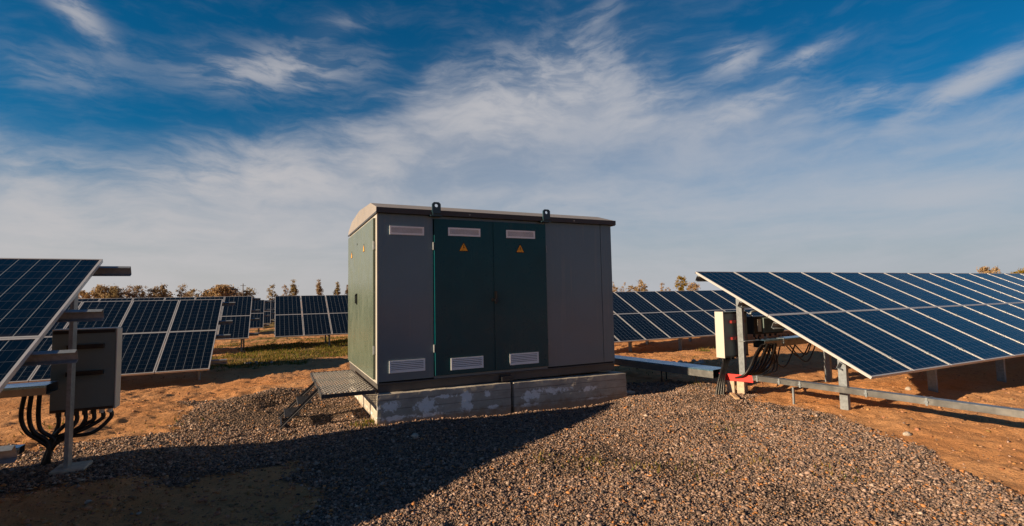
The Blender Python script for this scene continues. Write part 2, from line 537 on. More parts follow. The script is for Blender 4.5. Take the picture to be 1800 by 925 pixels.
def sstep(x, a, b):
    t = np.clip((x - a) / (b - a), 0, 1)
    return t * t * (3 - 2 * t)


CP = np.array([(-1.75, 6.25, .15), (-2.1, 6.9, .03), (-4, 6, .05), (7.12, 4.36, .06), (9.42, 4.36, .03), (11.6, 4.36, .05), (1.25, 6.8, .06), (3.2, 6.8, -.03), (5.39, 6.8, -.07),
               (-1.2, 12.7, -.02), (-4, 13, 0), (0, 23, -.2), (2, 22, -.15), (10, 13.3, -.13), (12.3, 13.3, -.18), (1.1, 9.2, .10), (0.1, 7.8, .02), (3, 3, 0), (6, 2, 0), (1, 3, 0),
               (-1, 4, 0.02), (6.5, 7.4, -.02), (40, 30, -.25), (-20, 30, -.2), (100, 100, -.3), (-60, 80, -.3), (6.95, 6.0, 0.06), (9, 8, 0), (2, 14, -.05), (20, 10, -.1), (3, -5, 0), (-10, 5, 0)])


def gravel_mask(x, y):
    wob = vnoise(x, y, 1.3, 3) * 0.7 + vnoise(x, y, 4.0, 4) * 0.35 + vnoise(x, y, 11.0, 5) * 0.15
    xb = np.interp(y, [0, 2, 3.1, 4.35, 6.1, 7, 8], [5.1, 5.75, 6.15, 6.70, 7.2, 7.3, 7.1])
    a = np.minimum(xb - x, 7.75 - y)                       # main apron
    b = np.minimum(np.minimum(1.6 - x, x + 1.2), np.minimum(10.3 - y, y - 5.0))
    m = np.maximum(a, b)
    patch = np.minimum(0.12 - x, 5.75 - y)                 # bare soil in front of the left array
    m = np.minimum(m, -patch)
    return sstep(m * 1.0 + wob * 0.8, -0.16, 0.30)


def grass_mask(x, y):
    n = vnoise(x, y, 0.5, 21) + 0.6 * vnoise(x, y, 1.7, 22) + 0.4 * vnoise(x, y, 5, 23)
    a = np.minimum(np.minimum(y - 15.3, 24 - y), np.minimum(x + 1.3, 5.0 - x) * 0.9)
    b = np.minimum(np.minimum(y - 10.8, 13.2 - y), np.minimum(x - 9.5, 14.5 - x)) - 0.9
    c = np.minimum(y - 26, 60 - y) * 0.1 - 0.2
    g = np.maximum(np.maximum(a, b), c)
    return sstep(g * 0.5 + n * 0.9, 0.0, 0.45)


def height(x, y, detail=True):
    x = np.asarray(x, float); y = np.asarray(y, float)
    num = np.zeros_like(x); den = np.zeros_like(x)
    for cx, cy, cz in CP:
        w = 1.0 / ((x - cx) ** 2 + (y - cy) ** 2 + 0.6) ** 1.5
        num += w * cz; den += w
    z = num / den
    dist = np.sqrt(x * x + y * y)
    near = 1.0 / (1.0 + (dist / 45.0) ** 4)
    z = z + near * (0.10 * vnoise(x, y, 0.35, 1) + 0.07 * vnoise(x, y, 1.1, 2) * sstep(dist, 2, 9))
    # low heaps and hollows left by the digger
    for cx, cy, hh, r in [(-0.2, 9.0, .13, .6), (0.15, 9.7, .12, .5), (-0.75, 9.2, .07, .4), (0.05, 8.75, -.10, .28), (7.0, 6.7, .07, .5), (-1.6, 9.6, .06, .5), (5.55, 6.5, .06, .45), (-2.6, 8.8, .05, .7), (8.6, 5.2, .08, .9), (10.2, 5.0, .06, .8)]:
        z = z + hh * np.exp(-((x - cx) ** 2 + (y - cy) ** 2) / (r * r))
    if detail:
        g = gravel_mask(x, y)
        soil = 0.050 * vnoise(x, y, 3.1, 6) + 0.034 * vnoise(x, y, 7.3, 7) + 0.026 * vnoise(x, y, 14.0, 8)
        soil = soil + 0.050 * np.maximum(vnoise(x, y, 5.1, 31) + 0.5 * vnoise(x, y, 12, 32) - 0.2, 0)
        # wheel ruts along the rows
        soil = soil + 0.025 * np.sin((y + 0.4 * vnoise(x, y, .6, 12)) * 5.2) * sstep(vnoise(x, y, .8, 13), -.1, .3) * sstep(y, 7.5, 9)
        grv = 0.030 * vnoise(x, y, 2.3, 9) + 0.016 * vnoise(x, y, 9.0, 10) + 0.010 * vnoise(x, y, 19.0, 11)
        z = z + near * (soil * (1 - g) + grv * g) + 0.015 * g
    return z


def axis(segs):
    out = []
    for a, b, n in segs:
        out.append(np.linspace(a, b, n, endpoint=False))
    return np.concatenate(out + [np.array([segs[-1][1]])])


gx = axis([(-2500, -300, 12), (-300, -60, 16), (-60, -15, 30), (-15, -4, 60), (-4, 13, 400), (13, 25, 90), (25, 70, 50), (70, 300, 20), (300, 2500, 12)])
gy = axis([(-600, -30, 10), (-30, 0.8, 24), (0.8, 12.5, 300), (12.5, 26, 170), (26, 60, 80), (60, 250, 30), (250, 3500, 16)])
GX, GY = np.meshgrid(gx, gy)
GZ = height(GX.ravel(), GY.ravel())
nx, ny = len(gx), len(gy)
gv = np.stack([GX.ravel(), GY.ravel(), GZ], 1)
ii = np.arange(nx * ny).reshape(ny, nx)
gf = np.stack([ii[:-1, :-1].ravel(), ii[:-1, 1:].ravel(), ii[1:, 1:].ravel(), ii[1:, :-1].ravel()], 1)


def np_mesh(name, v, f, k):
    me = bpy.data.meshes.new(name)
    me.vertices.add(len(v)); me.vertices.foreach_set('co', v.astype(np.float32).ravel())
    me.loops.add(f.size); me.loops.foreach_set('vertex_index', f.astype(np.int32).ravel())
    me.polygons.add(len(f))
    me.polygons.foreach_set('loop_start', np.arange(0, f.size, k, dtype=np.int32))
    me.polygons.foreach_set('loop_total', np.full(len(f), k, dtype=np.int32))
    me.update(calc_edges=True)
    me.validate()
    return me


gme = np_mesh('ground', gv, gf, 4)
for nm, fn in (('gravel', gravel_mask), ('grass', grass_mask)):
    at = gme.attributes.new(nm, 'FLOAT', 'POINT')
    at.data.foreach_set('value', fn(GX.ravel(), GY.ravel()).astype(np.float32))
gme.polygons.foreach_set('use_smooth', [True] * len(gme.polygons))


def make_ground_mat():
    m = bpy.data.materials.new('sandy_soil_and_gravel')
    m.use_nodes = True
    g = NT(m.node_tree)
    p = g.n('ShaderNodeBsdfPrincipled'); o = g.n('ShaderNodeOutputMaterial')
    g.t.links.new(p.outputs[0], o.inputs[0])
    pos = g.n('ShaderNodeNewGeometry').outputs['Position']
    gr = g.n('ShaderNodeAttribute', attribute_name='gravel').outputs['Fac']
    gs = g.n('ShaderNodeAttribute', attribute_name='grass').outputs['Fac']
    n1 = g.noise(pos, 0.7, 6, 0.6); n2 = g.noise(pos, 5.0, 8, 0.65); n3 = g.noise(pos, 28.0, 6, 0.7)
    soil = g.mix(g.ss(n1, 0.3, 0.7), (0.50, 0.225, 0.088), (0.54, 0.285, 0.135))
    soil = g.mix(g.m('MULTIPLY', g.ss(n2, 0.50, 0.72), 0.55), soil, (0.30, 0.145, 0.065))
    soil = g.mix(g.m('MULTIPLY', g.ss(n3, 0.53, 0.68), 0.70), soil, (0.19, 0.10, 0.055))
    vo = g.n('ShaderNodeTexVoronoi'); g.put(vo.inputs['Vector'], pos); vo.inputs['Scale'].default_value = 34.0
    vs_ = g.n('ShaderNodeSeparateColor'); g.put(vs_.inputs[0], vo.outputs['Color'])
    stone = g.mix(vs_.outputs[0], (0.045, 0.036, 0.032), (0.24, 0.165, 0.125))
    gcol = g.mix(g.ss(n2, 0.45, 0.75), stone, (0.20, 0.125, 0.07))
    grass = g.mix(g.ss(n2, 0.35, 0.65), (0.10, 0.085, 0.025), (0.30, 0.19, 0.075))
    n4 = g.noise(pos, 16.0, 6, 0.7)
    gmix = g.ss(g.m('ADD', gr, g.m('MULTIPLY', g.m('SUBTRACT', n4, 0.5), 0.6)), 0.35, 0.65)
    c = g.mix(gmix, soil, gcol)
    c = g.mix(g.ss(g.m('ADD', gs, g.m('MULTIPLY', g.m('SUBTRACT', n4, 0.5), 0.8)), 0.3, 0.7), c, grass)
    g.put(p.inputs['Base Color'], c)
    p.inputs['Roughness'].default_value = 0.95
    p.inputs['Specular IOR Level'].default_value = 0.15
    vd = g.m('MULTIPLY', vo.outputs['Distance'], -1.0)
    hs = g.m('ADD', g.m('MULTIPLY', n2, 0.8), g.m('MULTIPLY', n3, 0.6))
    h = g.mix(gmix, hs, g.m('MULTIPLY', vd, 1.3))
    g.put(p.inputs['Normal'], g.bump(h, 1.0, 0.05))
    return m


gme.materials.append(make_ground_mat())
ground = bpy.data.objects.new('ground', gme)
COL.objects.link(ground)
tag(ground, kind='structure')


def gz(x, y):
    return float(height(np.array([x]), np.array([y]))[0])


# ------------------------------------------------------------------ loose gravel and soil crumbs
OCT_V = np.array([(1, 0, 0), (-1, 0, 0), (0, 1, 0), (0, -1, 0), (0, 0, 1), (0, 0, -1)], float)
OCT_F = np.array([(0, 2, 4), (2, 1, 4), (1, 3, 4), (3, 0, 4), (2, 0, 5), (1, 2, 5), (3, 1, 5), (0, 3, 5)])


def ico():
    t = (1 + 5 ** .5) / 2
    v = np.array([(-1, t, 0), (1, t, 0), (-1, -t, 0), (1, -t, 0), (0, -1, t), (0, 1, t), (0, -1, -t), (0, 1, -t), (t, 0, -1), (t, 0, 1), (-t, 0, -1), (-t, 0, 1)], float)
    v /= np.linalg.norm(v[0])
    f = np.array([(0, 11, 5), (0, 5, 1), (0, 1, 7), (0, 7, 10), (0, 10, 11), (1, 5, 9), (5, 11, 4), (11, 10, 2), (10, 7, 6), (7, 1, 8), (3, 9, 4), (3, 4, 2), (3, 2, 6), (3, 6, 8), (3, 8, 9), (4, 9, 5), (2, 4, 11), (6, 2, 10), (8, 6, 7), (9, 8, 1)])
    return v, f


ICO_V, ICO_F = ico()
rng = np.random.default_rng(11)


def stone_field(name, pts, size, cols, flat=0.65, chip=False):
    """one mesh of many small angular stones"""
    n = len(pts)
    bv, bf = (OCT_V, OCT_F) if chip else (ICO_V, ICO_F)
    q = len(bv)
    V = bv[None] * (1.0 + rng.uniform(-0.32, 0.28, (n, q, 1)))
    if chip:
        V = V * 1.22 + rng.uniform(-.42, .42, (n, q, 3))
    sc = np.stack([rng.uniform(0.8, 1.35, n), rng.uniform(0.7, 1.0, n), rng.uniform(flat * .8, flat * 1.2, n)], 1)
    V = V * sc[:, None, :]
    a = rng.uniform(0, 2 * np.pi, n); b = rng.normal(0, 0.5, n)
    ca, sa, cb, sb = np.cos(a), np.sin(a), np.cos(b), np.sin(b)
    X, Y, Z = V[..., 0], V[..., 1], V[..., 2]
    Y, Z = Y * cb[:, None] - Z * sb[:, None], Y * sb[:, None] + Z * cb[:, None]
    X, Y = X * ca[:, None] - Y * sa[:, None], X * sa[:, None] + Y * ca[:, None]
    V = np.stack([X, Y, Z], -1) * size[:, None, None] + pts[:, None, :]
    F = (bf[None] + (np.arange(n) * q)[:, None, None]).reshape(-1, 3)
    me = np_mesh(name, V.reshape(-1, 3), F, 3)
    at = me.attributes.new('tone', 'FLOAT_COLOR', 'POINT')
    c4 = np.concatenate([np.repeat(cols, q, 0), np.ones((n * q, 1))], 1)
    at.data.foreach_set('color', c4.astype(np.float32).ravel())
    m = bpy.data.materials.new(name + '_stone')
    m.use_nodes = True
    g = NT(m.node_tree)
    p = g.n('ShaderNodeBsdfPrincipled'); o = g.n('ShaderNodeOutputMaterial')
    g.t.links.new(p.outputs[0], o.inputs[0])
    ac = g.n('ShaderNodeAttribute', attribute_name='tone').outputs['Color']
    nn = g.noise(g.n('ShaderNodeNewGeometry').outputs['Position'], 110.0, 3, 0.6)
    g.put(p.inputs['Base Color'], g.mix(g.m('MULTIPLY', g.ss(nn, 0.45, 0.7), 0.35), ac, (0.06, 0.05, 0.045)))
    p.inputs['Roughness'].default_value = 0.85
    p.inputs['Specular IOR Level'].default_value = 0.25
    me.materials.append(m)
    ob = bpy.data.objects.new(name, me)
    COL.objects.link(ob)
    return ob


def scatter(x0, x1, y0, y1, dens):
    n = int((x1 - x0) * (y1 - y0) * dens)
    return rng.uniform(x0, x1, n), rng.uniform(y0, y1, n)


def palette(n):
    pal = np.array([(0.270, 0.175, 0.130), (0.185, 0.125, 0.098), (0.340, 0.225, 0.170), (0.055, 0.046, 0.043), (0.26, 0.155, 0.095), (0.42, 0.31, 0.24), (0.40, 0.170, 0.060), (0.115, 0.085, 0.072)])
    w = np.array([.22, .2, .13, .13, .14, .04, .05, .09])
    c = pal[rng.choice(len(pal), n, p=w / w.sum())]
    return c * np.array([1.12, 1.17, 1.22]) * rng.uniform(0.75, 1.25, (n, 1))


xs, ys = [], []
for (x0, x1, y0, y1, dn) in [(-1.0, 7.4, 1.5, 4.2, 8500), (-3.2, 8.0, 4.2, 7.8, 4600), (-3.2, 2.0, 7.8, 10.8, 2600), (5.2, 8.0, 7.8, 8.6, 900)]:
    a, b = scatter(x0, x1, y0, y1, dn)
    xs.append(a); ys.append(b)
X = np.concatenate(xs); Y = np.concatenate(ys)
gm_ = gravel_mask(X, Y)
thin = sstep(vnoise(X, Y, 1.1, 61) + .5 * vnoise(X, Y, 3.3, 62), .16, .42) * .75         # patches where fines and soil show
keep = (rng.uniform(0, 1, len(X)) < np.clip(gm_ * 1.1, 0.035 * (gm_ > 0.0) + 0.012, 1) ** 1.3 * (1 - thin) * np.where(Y > 7.75, np.clip(.78 - 1.1 * (vnoise(X, Y, 1.9, 71) + .5 * vnoise(X, Y, 6.0, 72)), .12, 1), 1))
keep &= ~((X > 1.3) & (X < 5.3) & (Y > 6.95) & (Y < 9.8))
X, Y = X[keep], Y[keep]
dist = np.hypot(X, Y)
S = rng.lognormal(math.log(0.0066), 0.42, len(X)) * np.clip(0.8 + dist * 0.045, 0.9, 1.35)
S = np.clip(S, 0.003, 0.024)
Z = height(X, Y) + S * 0.25
gravel = stone_field('gravel', np.stack([X, Y, Z], 1), S, palette(len(X)), chip=True)
tag(gravel, 'grey brown crushed gravel apron in front of and left of the kiosk', 'gravel', kind='stuff')

a, b = scatter(-5, 13, 2.0, 17, 60)
a2, b2 = scatter(-3, 1.2, 3.2, 6.4, 420)
a, b = np.concatenate([a, a2]), np.concatenate([b, b2])
gm_ = gravel_mask(a, b)
k = (gm_ < 0.5) & (vnoise(a, b, 0.9, 41) + rng.uniform(-.35, .35, len(a)) > -0.05) & ~((a > 1.2) & (a < 5.5) & (b > 6.8) & (b < 9.9))
a, b = a[k], b[k]
s_ = np.clip(rng.lognormal(math.log(0.0105), 0.5, len(a)), 0.003, 0.028)
cc = np.array([(0.40, 0.195, 0.085)]) * rng.uniform(0.55, 1.2, (len(a), 1)) + rng.uniform(0, 0.04, (len(a), 3))
clods = stone_field('soil_clods', np.stack([a, b, height(a, b) + s_ * 0.15], 1), s_, cc)
tag(clods, 'crumbs and clods of orange soil scattered over bare ground', 'soil clods', kind='stuff')


# ------------------------------------------------------------------ transformer kiosk
KO = Vector((3.25, 8.35, 0.42))
kiosk = empty('transformer_kiosk', KO, 'grey steel transformer kiosk with green double doors on a concrete footing', 'kiosk')


def kpart(mb, name, mats, parent=None, **kw):
    return mb.build(name, mats, parent or kiosk, KO, **kw)


KX0, KX1, KY0, KY1 = 1.287, 5.232, 6.985, 9.72
kpart(MB().box(KX0 + .015, KX1 - .01, KY0 + .02, KY1 - .02, .552, 2.885), 'inner_shell', M['dark_gap'])
kpart(MB().box(1.285, 5.236, 6.995, 9.735, .425, .548).box(1.275, 5.246, 6.970, 9.75, .535, .556), 'base_frame', M['base_paint'], bevel=.006)
for (x0, x1) in ((1.296, 2.074), (3.934, 5.010), (5.018, 5.236)):
    kpart(MB().box(x0, x1, 6.973, 7.02, .575, 2.893), 'wall_panel', M['grey_paint'], bevel=.004)
kpart(MB().box(2.078, 3.930, 6.977, 7.02, 2.852, 2.891), 'door_header', M['grey_paint'])
kpart(MB().box(2.078, 3.930, 6.977, 7.02, .557, .593), 'door_sill', M['grey_paint'])
kpart(MB().box(5.215, 5.237, 7.03, 9.72, .575, 2.893), 'wall_panel', M['grey_paint'], bevel=.004)
kpart(MB().box(1.296, 5.21, 9.70, 9.722, .575, 2.893), 'wall_panel', M['grey_paint'], bevel=.004)
# frame round the side doors
kpart(MB().box(1.276, 1.294, 6.972, 7.075, .557, 2.90).box(1.277, 1.30, 7.08, 9.70, 2.845, 2.90).box(1.277, 1.30, 9.665, 9.72, .557, 2.84).box(1.277, 1.30, 7.08, 9.66, .557, .595), 'side_frame', M['frame_paint'])


def vent(parent, x0, x1, z0, z1, yf):
    mb = MB()
    fw = .022
    mb.box(x0, x1, yf - .014, yf - .001, z1 - fw, z1).box(x0, x1, yf - .014, yf - .001, z0, z0 + fw)
    mb.box(x0, x0 + fw, yf - .014, yf - .001, z0 + fw, z1 - fw).box(x1 - fw, x1, yf - .014, yf - .001, z0 + fw, z1 - fw)
    mb.box(x0 + fw, x1 - fw, yf - .003, yf - .0015, z0 + fw, z1 - fw, 1)
    n = 5
    h = (z1 - z0 - 2 * fw) / n
    for i in range(n):
        zc = z0 + fw + h * (i + .5)
        mb.hexa([(x0 + fw, yf - .013, zc - h * .46), (x1 - fw, yf - .013, zc - h * .46), (x1 - fw, yf - .004, zc - h * .22), (x0 + fw, yf - .004, zc - h * .22),
                 (x0 + fw, yf - .013, zc + h * .14), (x1 - fw, yf - .013, zc + h * .14), (x1 - fw, yf - .004, zc + h * .26), (x0 + fw, yf - .004, zc + h * .26)])
    return kpart(mb, 'vent', [M['vent_white'], M['dark_gap']], parent)


panel_l = [o for o in kiosk.children if o.name.startswith('wall_panel')][0]
vent(kiosk, 1.450, 1.940, 2.600, 2.722, 6.973)
vent(kiosk, 1.440, 1.942, .684, .850, 6.973)


def triangle_sign(parent, cx, cz, yf, w=.128):
    h = w * .92
    mb = MB()
    def tri(s, y0, y1, mi, dz=0.0):
        pr = [(cx - w * s / 2, cz - h * s / 3 + dz), (cx + w * s / 2, cz - h * s / 3 + dz), (cx, cz + 2 * h * s / 3 + dz)]
        mb.prism(pr, y0, y1, mi, 'y')
    tri(1.22, yf - .003, yf - .0005, 0)
    tri(.98, yf - .005, yf - .0032, 1)
    # lightning bolt
    mb.prism([(cx - .004, cz + .042), (cx + .006, cz + .042), (cx + .001, cz + .016), (cx + .011, cz + .018), (cx - .004, cz - .026), (cx + .001, cz + .004), (cx - .010, cz + .003)], yf - .0065, yf - .0052, 0, 'y')
    return kpart(mb, 'warning_sign', [M['sign_black'], M['sign_yellow']], parent)


DY = 6.935
for (x0, x1, hx, vx) in ((2.083, 3.006, 2.083, (2.290, 2.795)), (3.012, 3.926, 3.926, (3.225, 3.725))):
    d = kpart(MB().box(x0, x1, DY, 6.972, .600, 2.846), 'door', M['green_paint'], bevel=.005)
    vent(d, vx[0], vx[1], 2.606, 2.728, DY)
    vent(d, vx[0] + .022, vx[1] + .018, .662, .832, DY)
    triangle_sign(d, (vx[0] + vx[1]) / 2 - .012, 2.428, DY)
    for zc in (2.45, .985):
        s = -1 if hx < 3 else 1
        hb = MB()
        hb.tube([(hx + s * .012, DY + .008, zc - .055), (hx + s * .012, DY + .008, zc + .055)], .011, 10)
        hb.box(min(hx, hx + s * .02), max(hx, hx + s * .02), DY + .012, DY + .035, zc - .05, zc + .05)
        kpart(hb, 'hinge', M['galv'], d)
# lock and swing handle on the meeting edge
h = MB()
h.box(3.018, 3.052, DY - .016, DY - .001, 1.60, 1.79)
h.tube([(3.035, DY - .022, 1.645), (3.035, DY - .045, 1.648)], .030, 14)
h.bar((3.035, DY - .035, 1.66), (3.035, DY - .035, 1.785), .018, .012, (0, 1, 0))
h.tube([(2.985, DY - .002, 1.66), (2.985, DY - .02, 1.66)], .024, 14)
kpart(h, 'handle', M['black_plastic'], d)
h2 = MB().box(2.996, 3.0055, DY - .004, DY - .0005, .61, 2.84)
kpart(h2, 'cover_strip', M['green_paint'], d)

SX = 1.243
side = []
for (y0, y1) in ((7.085, 8.560), (8.568, 9.655)):
    d = kpart(MB().box(SX, 1.275, y0, y1, .600, 2.838), 'side_door', M['side_green_lit'], bevel=.004)
    d['label'] = 'green door on the left end, coloured paler for the low sun'
    side.append(d)
    yc = 7.86 if y0 < 8 else 9.17
    w = .125; zc = 2.47
    t = MB()
    pr = [(yc - w / 2, zc - .04), (yc + w / 2, zc - .04), (yc, zc + .085)]
    t.prism(pr, SX - .003, SX - .0005, 0, 'x')
    pr = [(yc - w * .40, zc - .032), (yc + w * .40, zc - .032), (yc, zc + .066)]
    t.prism(pr, SX - .005, SX - .0032, 1, 'x')
    kpart(t, 'warning_sign', [M['sign_black'], M['sign_yellow']], d)
h = MB()
h.box(SX - .018, SX - .001, 8.52, 8.556, 1.62, 1.80)
h.bar((SX - .03, 8.538, 1.64), (SX - .03, 8.538, 1.78), .02, .014, (1, 0, 0))
h.box(SX - .03, SX - .018, 8.528, 8.548, 1.76, 1.79)
kpart(h, 'handle', M['black_plastic'], side[0])
kpart(MB().box(SX - .006, SX - .0005, 8.530, 8.545, 2.60, 2.63), 'lock_cap', M['black_plastic'], side[0])
for zc in (2.45, 1.0):
    hb = MB().tube([(SX + .006, 7.076, zc - .06), (SX + .006, 7.076, zc + .06)], .012, 10).box(SX + .008, SX + .03, 7.068, 7.082, zc - .05, zc + .05)
    kpart(hb, 'hinge', M['galv'], side[0])

# roof: folded sheet with chamfered long sides
prof = [(6.915, 2.906), (6.915, 2.968), (7.40, 3.108), (8.45, 3.168), (9.33, 3.106), (9.79, 2.968), (9.79, 2.906)]
roof = kpart(MB().prism(prof, 1.262, 5.285), 'roof', M['roof'], bevel=.006)
sf = MB()
sf.box(1.256, 5.291, 6.898, 6.913, 2.893, 2.966)
sf.box(1.256, 1.2605, 6.898, 9.80, 2.884, 2.912)
sf.box(5.2865, 5.291, 6.916, 9.80, 2.884, 2.955)
kpart(sf, 'fascia', M['fascia'], roof)
kpart(MB().box(1.263, 5.284, 6.92, 9.78, 2.895, 2.9045), 'soffit', M['fascia'], roof)
for xx in (2.62, 4.45):
    kpart(MB().tube([(xx, 6.893, 2.925), (xx, 6.897, 2.925)], .012, 8), 'rivet', M['galv'], roof)


def lug(cx):
    """lifting eye: plate with a round hole"""
    mb = MB()
    y0, y1 = 6.862, 6.885
    w, zt, zb, hr = .064, 3.078, 2.915, .025
    hc = 3.028
    n = 32
    inner, outer = [], []
    for i in range(n):
        a = 2 * math.pi * i / n
        c, s = math.cos(a), math.sin(a)
        inner.append((cx + hr * c, hc + hr * s))
        t = 1e9
        if abs(c) > 1e-6: t = min(t, w / abs(c))
        if s > 1e-6: t = min(t, (zt - hc) / s)
        if s < -1e-6: t = min(t, (hc - zb) / -s)
        X, Z = t * c, hc + t * s
        if Z > hc + .01 and abs(X) > .001:                      # cut the upper corners
            over = (abs(X) + (Z - hc)) - .088
            if over > 0:
                t *= .088 / (abs(X) + (Z - hc)); X, Z = t * c, hc + t * s
        outer.append((cx + X, Z))
    b = len(mb.v)
    for y in (y0, y1):
        for p in inner: mb.v.append((p[0], y, p[1]))
        for p in outer: mb.v.append((p[0], y, p[1]))
    for i in range(n):
        j = (i + 1) % n
        for q in ((i, j, n + j, n + i), (2 * n + i, 3 * n + i, 3 * n + j, 2 * n + j), (i, 2 * n + i, 2 * n + j, j), (n + i, n + j, 3 * n + j, 3 * n + i)):
            mb.f.append(tuple(b + k for k in q)); mb.mi.append(0)
    mb.box(cx - .085, cx + .085, 6.866, 6.966, 2.876, 2.890)
    mb.box(cx - .05, cx + .05, 6.886, 6.897, 2.892, 2.94)
    return kpart(mb, 'lifting_lug', M['lug'], kiosk)


lug(2.098); lug(3.912)
kpart(MB().box(3.10, 3.285, 6.90, 6.992, .435, .50).box(3.10, 3.285, 6.985, 6.994, .43, .53), 'earthing_plate', M['fascia'], kiosk)

# ------------------------------------------------------------------ concrete footing
def beam(name, x0, x1, y0, y1, zb, zt0, zt1, label, group='concrete blocks of the kiosk footing'):
    """block with a roughened surface; zt0/zt1 are the top heights at x0 and x1"""
    bm = bmesh.new()
    o = Vector(((x0 + x1) / 2, (y0 + y1) / 2, zb))
    nx_ = max(2, int((x1 - x0) / .05)); ny_ = max(2, int((y1 - y0) / .05)); nz_ = 10
    mb = MB()
    def P(i, j, k):
        u, w, t = i / nx_, j / ny_, k / nz_
        zt = zt0 + (zt1 - zt0) * u
        return Vector((x0 + (x1 - x0) * u, y0 + (y1 - y0) * w, zb + (zt - zb) * t))
    idx = {}
    def V(i, j, k):
        key = (i, j, k)
        if key not in idx:
            p = P(i, j, k)
            q = np.array([p.x * 1.0 + p.z * 3.1]); r = np.array([p.y * 1.0 + p.z * 2.3])
            d = float(vnoise(q, r, 6.0, 51)[0]) * .012 + float(vnoise(q, r, 19.0, 52)[0]) * .010
            e = sum((i in (0, nx_), j in (0, ny_), k in (0, nz_)))
            c = (P(nx_ / 2, ny_ / 2, nz_ / 2) - p).normalized()
            p = p + c * (d + (0.008 if e >= 2 else 0))
            idx[key] = len(mb.v); mb.v.append(tuple(p))
        return idx[key]
    def quad(a, b, c, d):
        mb.f.append((a, b, c, d)); mb.mi.append(0)
    for i in range(nx_):
        for k in range(nz_):
            quad(V(i, 0, k), V(i + 1, 0, k), V(i + 1, 0, k + 1), V(i, 0, k + 1))
            quad(V(i, ny_, k), V(i, ny_, k + 1), V(i + 1, ny_, k + 1), V(i + 1, ny_, k))
        for j in range(ny_):
            quad(V(i, j, nz_), V(i + 1, j, nz_), V(i + 1, j + 1, nz_), V(i, j + 1, nz_))
            quad(V(i, j, 0), V(i, j + 1, 0), V(i + 1, j + 1, 0), V(i + 1, j, 0))
    for j in range(ny_):
        for k in range(nz_):
            quad(V(0, j, k), V(0, j, k + 1), V(0, j + 1, k + 1), V(0, j + 1, k))
            quad(V(nx_, j, k), V(nx_, j + 1, k), V(nx_, j + 1, k + 1), V(nx_, j, k + 1))
    ob = mb.build(name, M['concrete'], None, o)
    return tag(ob, label, 'concrete block', group)


beam('concrete_block', 1.252, 3.232, 6.865, 7.16, -.15, .425, .413, 'long concrete block with lime bloom under the left half of the kiosk front')
beam('concrete_block', 3.272, 5.385, 6.865, 7.16, -.22, .408, .375, 'long concrete block with lime bloom under the right half of the kiosk front')
beam('concrete_block', 1.262, 1.44, 7.166, 7.93, -.12, .415, .413, 'sunlit concrete block under the platform, nearest the front corner')
beam('concrete_block', 1.262, 1.44, 7.940, 8.70, -.10, .415, .413, 'sunlit concrete block under the platform, between two others')
beam('concrete_block', 1.262, 1.44, 8.710, 9.70, -.10, .415, .413, 'sunlit concrete block under the kiosk end, farthest from the front corner')
beam('concrete_block', 5.05, 5.30, 7.17, 9.70, -.22, .41, .41, 'shaded concrete block under the right end wall of the kiosk')

# ------------------------------------------------------------------ platform with steps
PO = Vector((.9, 7.95, gz(.9, 7.95)))
plat = empty('steel_platform', PO, 'steel mesh landing with two-step ladder below the kiosk side doors', 'platform')
px0, px1, py0, py1, pz = .575, 1.232, 6.90, 9.02, .500
deck = MB()
pitch = .062
def clip_seg(x, y, dx, dy):
    ts = []
    t0, t1 = -9, 9
    for (p, d, lo, hi) in ((x, dx, px0 + .008, px1 - .008), (y, dy, py0 + .008, py1 - .008)):
        a, b = (lo - p) / d, (hi - p) / d
        if a > b: a, b = b, a
        t0, t1 = max(t0, a), min(t1, b)
    return t0, t1
for sgn in (1, -1):
    dx, dy = .45, .893 * sgn
    k = -80
    while k < 120:
        x = px0 + k * pitch * 1.1
        y = py0 if sgn > 0 else py1
        t0, t1 = clip_seg(x, y, dx, dy)
        if t1 - t0 > .01:
            a = (x + dx * t0, y + dy * t0, pz - .004 + .003 * sgn); b = (x + dx * t1, y + dy * t1, pz - .004 + .003 * sgn)
            deck.bar(a, b, .016, .008)
        k += 1
deck.build('deck_mesh', M['grate'], plat, PO)
fr = MB()
fr.box(px0 - .012, px0, py0 - .012, py1 + .012, pz - .055, pz + .004)
fr.box(px0, px1, py0 - .012, py0, pz - .055, pz - .006)
fr.box(px0, px1, py1, py1 + .012, pz - .055, pz + .004)
fr.box(px1, px1 + .006, py0, py1, pz - .055, pz - .004)
for yy in (7.6, 8.3):
    fr.box(px0, px1, yy - .02, yy + .02, pz - .05, pz - .012)
fr.build('frame', M['steel'], plat, PO)
e0, e1 = (.10, 8.02), (.10, 7.42)
for (sx, sy) in (e0, e1):
    MB().bar((.575, sy, .462), (sx - .02, sy, gz(sx, sy) - .01), .012, .065, (0, 1, 0)).bar((.575, sy + .02, .492), (sx - .0, sy + .02, gz(sx, sy) + .015), .04, .006, (0, 1, 0)).build('stringer', M['steel'], plat, PO)
for k in (.36, .70):
    x = .575 + (.10 - .575) * k; z = .462 + (gz(.1, 7.7) - .462) * k
    t = MB()
    t.box(x - .085, x + .085, 7.435, 8.005, z - .004, z + .004)
    t.box(x - .091, x - .085, 7.435, 8.005, z - .03, z + .006).box(x + .085, x + .091, 7.435, 8.005, z - .03, z + .006)
    for q in range(7):
        t.box(x - .085, x + .085, 7.47 + q * .085, 7.478 + q * .085, z + .004, z + .012)
    t.build('tread', M['steel'], plat, PO)
MB().bar((.11, 7.43, gz(.1, 7.7) + .02), (.11, 8.01, gz(.1, 7.7) + .02), .02, .02).build('foot_bar', M['steel'], plat, PO)

# ------------------------------------------------------------------ solar arrays
PITCH, SLOPE, TILT = 1.01, 3.32, R(27.68)


